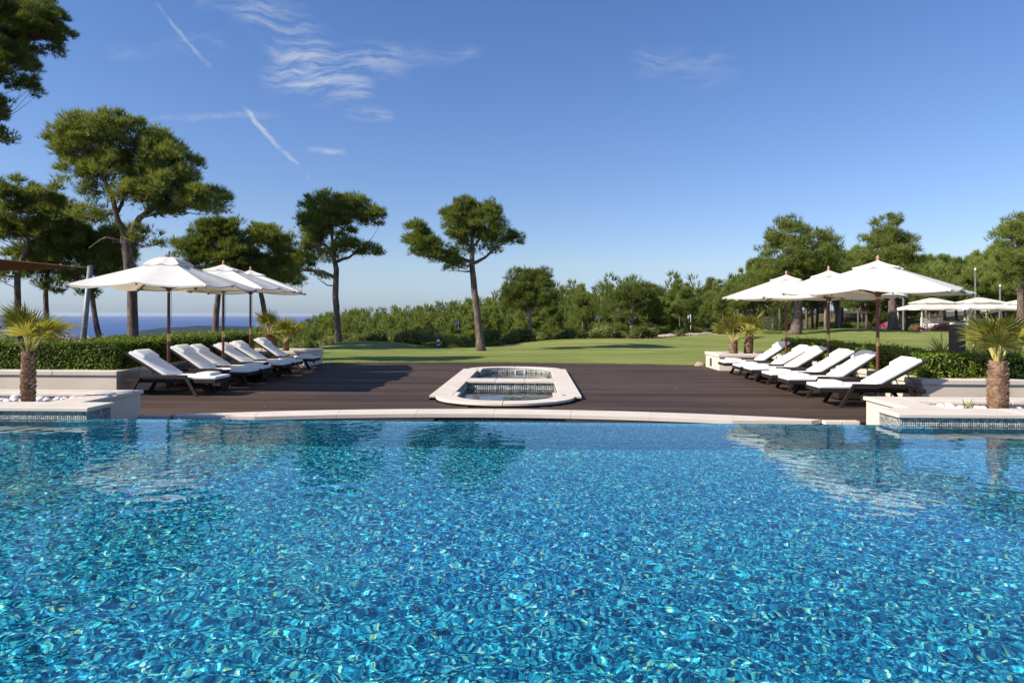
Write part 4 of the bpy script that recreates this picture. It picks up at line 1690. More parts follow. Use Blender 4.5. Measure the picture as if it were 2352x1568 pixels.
def make_palm(loc, h, r, label, seed, nf=11, fl=1.0, stalk=0.40, lean=0.0, scales=150, up_bias=0.0, group=None, specs=None):
    rg = random.Random(seed)
    p = empty('fan_palm', loc, 0, label, 'palm', group)
    lx = lean * h
    n = 9
    pts = [(lx * (k / n) ** 1.5, 0, h * k / n) for k in range(n + 1)]
    rad = [r * (0.92 + 0.20 * math.sin(math.pi * (0.15 + 0.75 * k / n))) for k in range(n + 1)]
    tr = MB().tube(pts, rad, 14).obj('trunk', M['palm_bark'], p, smooth=True)
    sv = MB()
    for k in range(scales):
        t_ = (k + rg.random()) / scales
        a = k * 2.39996 + rg.uniform(-0.2, 0.2)
        z = h * t_ * 0.99
        rr_ = r * (0.92 + 0.20 * math.sin(math.pi * (0.15 + 0.75 * t_)))
        cx = lx * t_ ** 1.5
        d = Vector((math.cos(a), math.sin(a), 0))
        s_ = Vector((-d.y, d.x, 0))
        w_ = r * rg.uniform(0.26, 0.42)
        o = Vector((cx, 0, z))
        tip = o + d * (rr_ + r * rg.uniform(0.10, 0.30)) + Vector((0, 0, r * rg.uniform(0.10, 0.35)))
        A = o + d * rr_ * 0.96 + s_ * w_ - Vector((0, 0, r * 0.22))
        B = o + d * rr_ * 0.96 - s_ * w_ - Vector((0, 0, r * 0.22))
        C = tip + s_ * w_ * 0.55
        D = tip - s_ * w_ * 0.55
        E = o + d * rr_ * 0.9 + Vector((0, 0, r * 0.05))
        sv.add([A, B, D, C, E], [(0, 1, 2, 3), (3, 2, 4), (0, 3, 4), (1, 4, 2)])
    so = sv.obj('leaf_bases', M['palm_scale'], p)
    tag(so, kind='stuff')
    top = Vector((lx, 0, h))
    for k in range(nf):
        if specs and k < len(specs):
            az, el, sl, tw = specs[k]
        else:
            az = k * 137.5 + rg.uniform(-18, 18)
            el = rg.uniform(8, 78) + up_bias
            sl = rg.uniform(0.8, 1.15)
            tw = rg.uniform(-25, 25)
        az, el = R(az), R(min(86, el))
        sl *= stalk
        d = Vector((math.cos(az) * math.cos(el), math.sin(az) * math.cos(el), math.sin(el)))
        hub = top + Vector((d.x, d.y, 0)) * r * 0.5 + d * sl
        mid = top + Vector((d.x, d.y, 0)) * r * 0.35 + d * sl * 0.5 + Vector((0, 0, 0.03))
        # frond frame: x along the stalk, z the upper face
        z_ax = Vector((-math.cos(az) * math.sin(el), -math.sin(az) * math.sin(el), math.cos(el)))
        y_ax = z_ax.cross(d)
        drop = R(rg.uniform(-5, 22))
        mat = Matrix((d, y_ax, z_ax)).transposed().to_4x4() @ Matrix.Rotation(drop, 4, 'Y') @ Matrix.Rotation(R(tw), 4, 'X')
        fo = bpy.data.objects.new('frond', FROND[(k + seed) % len(FROND)])
        COL.objects.link(fo)
        fo.parent = p
        sc_ = fl * rg.uniform(0.85, 1.12)
        ml = Matrix.Translation(hub) @ mat @ Matrix.Scale(sc_, 4)
        fo.matrix_local = ml
        inv = ml.inverted()
        st = MB().tube([inv @ (top + Vector((d.x, d.y, 0)) * r * 0.3 - Vector((0, 0, 0.05))), inv @ mid, inv @ (hub + d * 0.02)], [0.016 / sc_, 0.012 / sc_, 0.007 / sc_], 6).obj('stalk', M['petiole'], fo)
    return p


x, y = cw(-6.80, 9.60)
make_palm((x, y, 0.29), 0.77, 0.078, 'stubby fan palm standing in white pebbles at the left pool corner', 3, 12, 0.74, 0.27, scales=170,
          specs=[(-90, 76, 1.5, 0), (-20, 50, 1.5, 10), (20, 46, 1.5, -10), (150, 60, 1.7, 0), (190, 48, 1.6, 10), (110, 70, 1.2, 0), (60, 55, 1.1, 0), (-140, 45, 1.1, 0), (-60, 58, 1.0, 0), (90, 35, 1.1, 0), (250, 76, 1.3, 0), (0, 55, 1.0, 0)])
x, y = cw(6.36, 8.93)
make_palm((x, y, 0.29), 0.72, 0.100, 'stubby fan palm with broad yellow-green fans at the right pool corner', 8, 11, 0.84, 0.26, scales=170,
          specs=[(175, 68, 1.45, 0), (210, 64, 1.35, 10), (-100, 74, 1.45, 0), (-30, 62, 1.45, 0), (150, 66, 1.3, 0), (60, 60, 1.2, 0), (10, 46, 1.3, 0), (120, 56, 1.1, 0), (-70, 78, 1.2, 0), (30, 75, 1.1, 0), (240, 55, 1.0, 0)])
x, y = cw(-7.33, 20.95)
make_palm((x, y, 0.33), 0.66, 0.115, 'short fan palm with the thicker trunk on the far left planter', 12, 9, 0.95, 0.40, lean=-0.18, scales=90)
x, y = cw(-6.92, 20.9)
make_palm((x, y, 0.33), 0.44, 0.085, 'short fan palm with the thinner trunk on the far left planter', 13, 7, 0.85, 0.46, scales=70, up_bias=10)
x, y = cw(6.62, 20.4)
make_palm((x, y, 0.33), 0.52, 0.105, 'short fan palm left of its twin on the far right planter', 14, 8, 0.95, 0.42, scales=80)
x, y = cw(7.10, 20.5)
make_palm((x, y, 0.33), 0.68, 0.11, 'short fan palm right of its twin on the far right planter', 15, 8, 0.95, 0.40, lean=0.04, scales=90)

# young palm sprout in the pebbles on the right
def blade_clump(name, loc, n, L, w, spread, mat, seed, label, cat, group=None, lean_up=0.6):
    rg = random.Random(seed)
    v, f = [], []
    for k in range(n):
        az = rg.uniform(0, 2 * math.pi)
        out_ = spread * rg.random() ** 0.7
        l = L * rg.uniform(0.6, 1.1)
        s = Vector((-math.sin(az), math.cos(az), 0)) * w * rg.uniform(0.7, 1.2)
        d = Vector((math.cos(az) * out_, math.sin(az) * out_, lean_up)).normalized()
        b = len(v)
        o = Vector((rg.uniform(-0.03, 0.03), rg.uniform(-0.03, 0.03), 0))
        for i, (r, ww) in enumerate(((0, 0.6), (0.4, 1.0), (0.75, 0.7), (1.0, 0.05))):
            p = o + d * l * r + Vector((math.cos(az), math.sin(az), 0)) * l * 0.18 * r * r - Vector((0, 0, l * 0.16 * r * r * out_))
            v += [tuple(p - s * ww), tuple(p + s * ww)]
        for i in range(3):
            f.append((b + 2 * i, b + 2 * i + 1, b + 2 * i + 3, b + 2 * i + 2))
    o = link(name, tri_mesh(name, v, f, mat), None, loc)
    return tag(o, label, cat, group)


x, y = cw(6.02, 9.02)
blade_clump('palm_seedling', (x, y, 0.29), 16, 0.25, 0.012, 0.55, M['palm_leaf'], 4, 'small palm seedling sprouting from the pebbles at the right pool corner', 'seedling')

# ------------------------------------------------------------------ white pebbles
PEB = []
for k in range(6):
    bm = bmesh.new()
    bmesh.ops.create_icosphere(bm, subdivisions=2, radius=1.0)
    rg = random.Random(k)
    ph = [rg.uniform(0, 6) for _ in range(3)]
    for v_ in bm.verts:
        v_.co *= 1 + 0.10 * math.sin(2.2 * v_.co.x + ph[0]) + 0.08 * math.sin(2.7 * v_.co.y + ph[1])
        v_.co.z *= 0.72
    me = bpy.data.meshes.new('white_pebble')
    bm.to_mesh(me)
    bm.free()
    me.materials.append(M['pebble'])
    me.polygons.foreach_set('use_smooth', [True] * len(me.polygons))
    PEB.append(me)


def pebbles(n, xa, xb, ya, yb, avoid, label, group, seed):
    rg = random.Random(seed)
    placed = []
    tries = 0
    while len(placed) < n and tries < 9000:
        tries += 1
        x = rg.uniform(xa, xb)
        y = rg.uniform(ya, yb)
        r = rg.uniform(0.030, 0.066)
        if any((x - a) ** 2 + (y - b) ** 2 < (c + r) ** 2 for a, b, c in avoid):
            continue
        if any((x - a) ** 2 + (y - b) ** 2 < ((c + r) * 0.80) ** 2 for a, b, c in placed):
            continue
        placed.append((x, y, r))
        o = link('white_pebble', PEB[rg.randrange(6)], None, (x, y, 0.287 + r * 0.55 + rg.uniform(0, 0.018)), (rg.uniform(-.3, .3), rg.uniform(-.3, .3), rg.uniform(0, 6)), (r * rg.uniform(1, 1.35), r * rg.uniform(0.9, 1.1), r))
        tag(o, label, 'pebble', group)


px, py = cw(-6.80, 9.60)
pebbles(125, -8.9, -6.48, 8.98, 9.92, [(px, py, 0.115)], 'white rounded pebble in the bed under the left pool-corner palm', 'pebbles in the left pool planter', 1)
px, py = cw(6.36, 8.93)
pebbles(120, 5.32, 7.9, 8.98, 9.70, [(px, py, 0.14)], 'white rounded pebble in the bed under the right pool-corner palm', 'pebbles in the right pool planter', 2)

# ------------------------------------------------------------------ bollard light behind the right hedge
x, y = cw(9.0, 13.8)
b = empty('bollard_light', (x, y, 0.30), R(20), 'square brown metal bollard light standing behind the right hedge', 'bollard')
MB().box(-0.105, 0.105, -0.105, 0.105, 0, 1.12).obj('post', M['bollard'], b, bevel=0.006)
MB().box(-0.09, 0.09, -0.09, 0.09, 1.122, 1.16).obj('lamp_slot', M['white'], b)
MB().box(-0.105, 0.105, -0.105, 0.105, 1.162, 1.19).obj('cap', M['bollard'], b, bevel=0.004)

# ------------------------------------------------------------------ shade sail and its leaning mast on the left
x, y = cw(-11.3, 17.8)
x2, y2 = cw(-11.0, 17.8)
m_ = empty('sail_mast', (x, y, -0.4), 0, 'grey steel mast leaning behind the left hedge, holding the shade sail', 'mast')
MB().tube([(0, 0, 0), (x2 - x, y2 - y, 3.20)], [0.075, 0.065], 14).obj('post', M['steel'], m_, smooth=True)
MB().lathe([(0.067, 0), (0.067, 0.03), (0.03, 0.045)], 12, (x2 - x, y2 - y, 3.20)).obj('cap', M['steel'], m_)
tipw = Vector((x2, y2, 2.79))
c1 = Vector((*cw(-11.12, 17.78), 2.785))
q1 = Vector((*cw(-17.5, 15.5), 3.43))
q2 = Vector((*cw(-22.0, 21.0), 2.59))
sl = empty('shade_sail', tuple(c1), 0, 'brown triangular shade sail stretched from the leaning mast on the left', 'shade sail')
v, f = [], []
NN = 14
for i in range(NN + 1):
    u = i / NN
    for j in range(NN + 1):
        w_ = j / NN
        a = c1.lerp(q1, u)
        bb = c1.lerp(q2, u)
        p = a.lerp(bb, w_)
        edge = 4 * u * (1 - u)
        cen = (c1 + q1 + q2) / 3
        p = p + (cen - p) * 0.05 * edge * abs(2 * w_ - 1) ** 2
        if u > 0.999:
            p = p + (cen - p) * 0.12 * 4 * w_ * (1 - w_)
        v.append(tuple(p - c1))
for i in range(NN):
    for j in range(NN):
        q = i * (NN + 1) + j
        f.append((q, q + 1, q + NN + 2, q + NN + 1))
n_ = len(v)
v2 = [(a, b_, c - 0.004) for a, b_, c in v]
link('cloth', tri_mesh('cloth', v + v2, f + [tuple(i + n_ for i in reversed(q)) for q in f], M['sail'], True), sl)
MB().tube([(0, 0, 0), tuple(tipw - c1)], 0.008, 6).obj('rope', M['steel'], sl)
MB().tube([tuple(Vector(p)) for p in v[0:: NN + 1]], 0.012, 6).obj('edge_webbing', M['sail'], sl)
MB().tube([tuple(Vector(p)) for p in v[NN:: NN + 1]], 0.012, 6).obj('edge_webbing', M['sail'], sl)


# ------------------------------------------------------------------ golf flags, tee marker
def golf_flag(xc, d, h, label, flip=1):
    x, y = cw(xc, d)
    z = lawn_z(xc, min(d, lerp_tab(xc, LAWN_EDGE))) - 0.02
    g = empty('golf_flag', (x, y, z), 0, label, 'flag', 'golf flags round the putting lawn')
    MB().tube([(0, 0, 0), (0, 0, h * 0.22)], 0.012, 6).obj('pole', M['black'], g)
    MB().tube([(0, 0, h * 0.22), (0, 0, h * 0.30)], 0.02, 6).obj('pole_band', M['red'], g)
    MB().tube([(0, 0, h * 0.30), (0, 0, h * 0.48)], 0.015, 6).obj('pole_band', M['white'], g)
    MB().tube([(0, 0, h * 0.48), (0, 0, h * 0.62)], 0.018, 6).obj('pole_band', M['black'], g)
    MB().tube([(0, 0, h * 0.62), (0, 0, h)], 0.015, 6).obj('pole_band', M['white'], g)
    w_, hh = 0.21, 0.20
    nx_, ny_ = 4, 3
    a, b = MB(), MB()
    for i in range(nx_):
        for j in range(ny_):
            x0, x1 = -flip * w_ * i / nx_, -flip * w_ * (i + 1) / nx_
            z0 = h - hh + hh * j / ny_ - 0.10 * i / nx_
            z1 = z0 + hh / ny_
            z0b, z1b = z0 - 0.025, z1 - 0.025
            y0 = 0.03 * math.sin(i * 1.6)
            y1 = 0.03 * math.sin((i + 1) * 1.6)
            tgt = a if (i + j) % 2 else b
            tgt.add([(x0, y0, z0), (x1, y1, z0b), (x1, y1, z1b), (x0, y0, z1)], [(0, 1, 2, 3)])
    fl = a.obj('cloth', M['white'], g)
    b.obj('dark_checks', M['blue'], fl)
    return g


golf_flag((1052 - 1176) / 1568 * 37, 37.2, 1.35, 'checkered golf flag in front of the wood, left of the leaning lawn pine')
golf_flag((1369 - 1176) / 1568 * 44, 42.5, 1.45, 'checkered golf flag on the lawn between the small pine and the fork-trunked pine', 1)
golf_flag((1578 - 1176) / 1568 * 48, 47.0, 1.45, 'checkered golf flag nearest the right-hand row of parasols')
xc, d = (1008 - 1176) / 1568 * 34.2, 34.0
x, y = cw(xc, d)
s_ = empty('tee_marker', (x, y, lawn_z(xc, d) - 0.02), R(10), 'small blue box with a pale face standing on the lawn edge', 'tee marker')
MB().box(-0.11, 0.11, -0.08, 0.08, 0, 0.30).obj('box', M['blue'], s_, bevel=0.01)
MB().add([(-0.07, -0.085, 0.12), (0.07, -0.085, 0.12), (0.05, -0.06, 0.40), (-0.05, -0.06, 0.40)], [(0, 1, 2, 3)]).obj('face', M['white'], s_)
MB().box(-0.06, 0.06, -0.055, 0.03, 0.30, 0.40).obj('top', M['blue'], s_)

# ------------------------------------------------------------------ pavilions beyond the right lawn
def pavilion(xc, d, w, label, rz=0.0):
    x, y = cw(xc, d)
    z = lawn_z(xc, min(d, 64)) - 0.05
    p = empty('pavilion', (x, y, z), rz, label, 'pavilion', 'white canopied pavilions beyond the lawn')
    hw = w / 2
    me, _ = canopy_mesh('lower_canopy', hw, hw, 2.85, 2.02, 2.06, M['canvas'], sag=0.04, start=0.30, hem=0.10)
    link('lower_canopy', me, p)
    me, _ = canopy_mesh('upper_canopy', hw * 0.60, hw * 0.60, 3.02, 2.56, 2.58, M['canvas'], sag=0.03, start=0.10, hem=0.05)
    link('upper_canopy', me, p)
    for a in (-1, 1):
        for b_ in (-1, 1):
            MB().box(a * hw * 0.86 - 0.05, a * hw * 0.86 + 0.05, b_ * hw * 0.86 - 0.05, b_ * hw * 0.86 + 0.05, 0, 2.12).obj('post', M['grey_wood'], p)
    return p


pavilion(36.9, 60.0, 4.5, 'leftmost white two-tier pavilion at the lawn edge')
pavilion(40.4, 59.0, 4.6, 'middle white two-tier pavilion at the lawn edge')
pavilion(45.2, 60.0, 4.8, 'rightmost white two-tier pavilion, cut by the picture edge')


def carved_bench(xc, d, w, label, rz):
    x, y = cw(xc, d)
    z = lawn_z(xc, 60) - 0.05
    b = empty('garden_bench', (x, y, z), rz, label, 'bench', 'carved benches under the pavilions')
    for s in (-1, 1):
        MB().box(s * w / 2 - 0.06, s * w / 2 + 0.06, -0.06, 0.06, 0, 1.25).obj('post', M['grey_wood'], b)
        MB().bar((s * w / 2, 0, 0.62), (s * w / 2, -0.7, 0.62), 0.08, 0.08).obj('arm', M['grey_wood'], b)
    MB().box(-w / 2, w / 2, -0.72, 0.04, 0.36, 0.42).obj('seat', M['grey_wood'], b)
    MB().box(-w / 2, w / 2, -0.04, 0.04, 1.08, 1.16).obj('top_rail', M['grey_wood'], b)
    k = 0
    nn = 7
    for i in range(nn):
        x0 = -w / 2 + w * i / nn
        x1 = -w / 2 + w * (i + 1) / nn
        MB().bar((x0, 0.0, 0.75), (x1, 0.0, 1.08), 0.05, 0.09).obj('lattice_bar', M['grey_wood'], b)
        MB().bar((x1, 0.025, 0.75), (x0, 0.025, 1.08), 0.05, 0.09).obj('lattice_bar', M['grey_wood'], b)
    for i in range(5):
        link('seat_cushion', rbox_mesh('seat_cushion', w / 5 - 0.04, 0.20, 0.30, 0.06, M['cushion']), b, (-w / 2 + w * (i + 0.5) / 5, -0.20, 0.58))
    return b


carved_bench(36.0, 58.6, 1.75, 'carved pale garden bench under the leftmost pavilion', R(4))
carved_bench(39.4, 58.0, 1.75, 'carved pale garden bench under the middle pavilion', R(-4))


def mast(xc, d, h, label):
    x, y = cw(xc, d)
    m_ = empty('light_mast', (x, y, 0.1), 0, label, 'mast', 'slim masts behind the pavilions')
    MB().lathe([(0.10, 0), (0.075, h)], 8).obj('post', M['steel'], m_)
    MB().lathe([(0.085, 0), (0.085, 0.2)], 8, (0, 0, h + 0.01)).obj('lamp_head', M['white'], m_)


mast((2075 - 1176) / 1568 * 63, 63, 4.2, 'slim pole between the left and middle pavilions')
mast((2240 - 1176) / 1568 * 63, 63, 5.7, 'tallest slim pole rising behind the middle pavilion')
mast((2297 - 1176) / 1568 * 63, 63, 4.2, 'shorter slim pole left of the rightmost pavilion')
# ------------------------------------------------------------------ pines
def needle_mesh(name, C, O, k, L, w, rg, mat, up=0.6, spread=0.5):
    """k narrow needles (triangles) fanning out from every tuft point C, leaning along O"""
    n = len(C)
    C = np.repeat(C, k, axis=0)
    O = np.repeat(O, k, axis=0)
    d = O + rg.normal(0, spread, C.shape)
    d[:, 2] += up
    d /= np.linalg.norm(d, axis=1, keepdims=True) + 1e-9
    s = np.cross(d, rg.normal(0, 1, C.shape))
    s /= np.linalg.norm(s, axis=1, keepdims=True) + 1e-9
    l = (L * rg.uniform(0.6, 1.3, len(C)))[:, None]
    v = np.stack([C - s * w, C + s * w, C + d * l], axis=1).reshape(-1, 3)
    return tri_mesh(name, v, np.arange(len(C) * 3).reshape(-1, 3), mat)


def lobes_to_tufts(lobes, rc, nt, rg, fill=0.25, yscale=1.0):
    """lobes: (x, y, z, rx, ry, rz, density) -> tuft points and outward directions"""
    P, O = [], []
    cl = []
    for (x, y, z, rx, ry, rz, dn) in lobes:
        area = 4 * math.pi * (((rx * ry) ** 1.6 + (rx * rz) ** 1.6 + (ry * rz) ** 1.6) / 3) ** (1 / 1.6)
        nc = max(5, int(area / (math.pi * rc * rc * 0.55)))
        u = rg.normal(0, 1, (nc, 3))
        u /= np.linalg.norm(u, axis=1, keepdims=True)
        u[:, 2] = np.where(u[:, 2] < -0.72, -u[:, 2] * 0.6, u[:, 2])
        rad = np.where(rg.uniform(0, 1, nc) < fill, rg.uniform(0.3, 0.7, nc), rg.uniform(0.70, 1.10, nc))
        c = np.stack([x + u[:, 0] * rx * rad, y + u[:, 1] * ry * rad, z + u[:, 2] * rz * rad], axis=1)
        for i in range(nc):
            r = rc * rg.uniform(0.5, 1.35)
            m = int(nt * dn * rg.uniform(0.7, 1.2))
            if m < 4:
                continue
            q = rg.normal(0, 1, (m, 3))
            q /= np.linalg.norm(q, axis=1, keepdims=True)
            q[:, 2] = np.where(q[:, 2] < -0.25, -q[:, 2], q[:, 2])
            p = c[i] + q * np.array([r, r, r * 0.85]) * rg.uniform(0.3, 1.0, (m, 1))
            P.append(p)
            O.append(q * 0.7 + u[i] * 0.35)
            cl.append(c[i])
    return np.concatenate(P), np.concatenate(O), np.array(cl)


def build_pine(spec, label, seed, bark='bark', k=4, rc=0.30, nt=40, L=0.15, w=0.016, group=None):
    rg = np.random.default_rng(seed)
    xc, d = spec['at']
    gx, gy = cw(xc, d)
    gz = ground_z(xc, d)
    if lerp_tab(xc, LAWN_EDGE) > d and xc > -9.3:
        gz = lawn_z(xc, d) - 0.03
    root = empty('pine_tree', (gx, gy, gz), YAW, label, 'tree', group)
    tb = MB()
    tr = spec['trunk']
    pts = [(tr[0][0], 0, -0.15)] + [(x, 0.05 * math.sin(i * 1.7 + seed), z - gz) for i, (x, z, r) in enumerate(tr) if z - gz > 0.25]
    rad = [tr[0][2] * 1.05] + [r * 0.84 for (x, z, r) in tr if z - gz > 0.25]
    # denser points so the trunk bends smoothly
    P2, R2 = [], []
    for i in range(len(pts) - 1):
        for j in range(3):
            t = j / 3
            P2.append(Vector(pts[i]).lerp(Vector(pts[i + 1]), t) + Vector((rg.uniform(-1, 1), rg.uniform(-1, 1), 0)) * rad[i] * 0.07)
            R2.append(rad[i] + (rad[i + 1] - rad[i]) * t)
    P2.append(Vector(pts[-1]))
    R2.append(rad[-1])
    tb.tube(P2, R2, 12)
    trunk = tb.obj('trunk', M[bark], root, smooth=True)
    limb_pts = []
    ysgn = 1
    for Lm in spec['limbs']:
        ysgn = -ysgn
        n = len(Lm)
        yo = rg.uniform(0.1, 0.6) * ysgn
        pp = [Vector((x, yo * (i / (n - 1)) ** 1.3, z - gz)) for i, (x, z, r) in enumerate(Lm)]
        rr_ = [r for (_, _, r) in Lm]
        Q, S = [], []
        for i in range(n - 1):
            for j in range(3):
                t = j / 3
                Q.append(pp[i].lerp(pp[i + 1], t) + Vector((rg.normal(), rg.normal(), rg.normal())) * 0.02)
                S.append(rr_[i] + (rr_[i + 1] - rr_[i]) * t)
        Q.append(pp[-1])
        S.append(rr_[-1])
        MB().tube(Q, S, 8).obj('limb', M[bark], trunk, smooth=True)
        limb_pts += Q
    limb_pts += [q for q in P2[len(P2) // 2:]]
    lobes = []
    for i, (x, z, rx, rz, dn) in enumerate(spec['lobes']):
        ry = 0.55 * (rx + rz) * rg.uniform(0.9, 1.25)
        yo = rg.uniform(-0.45, 0.45) * rx
        trim = 0.10 * rc
        lobes.append((x, yo, z - gz - 0.14 * rz, rx * 0.95 - trim, ry, rz * 1.10 - trim, dn))
    P, O, cl = lobes_to_tufts(lobes, rc, nt, rg)
    crown = link('crown', needle_mesh('crown', P, O, k, L, w, rg, M['pine']), root)
    # twigs from the limbs to the needle clumps
    tw = MB()
    LP = np.array([tuple(q) for q in limb_pts])
    for c in cl[rg.permutation(len(cl))[:int(len(cl) * 0.45)]]:
        dd = np.linalg.norm(LP - c, axis=1) + (LP[:, 2] > c[2] + 0.1) * 0.8
        a = Vector(LP[int(np.argmin(dd))])
        b = Vector(c)
        mid = a.lerp(b, 0.5) + Vector((rg.normal() * 0.06, rg.normal() * 0.06, -0.04 + rg.normal() * 0.05))
        tw.tube([a, mid, b], [0.020, 0.013, 0.005], 4, caps=False)
    tag(tw.obj('twigs', M[bark], crown), kind='stuff')
    return root


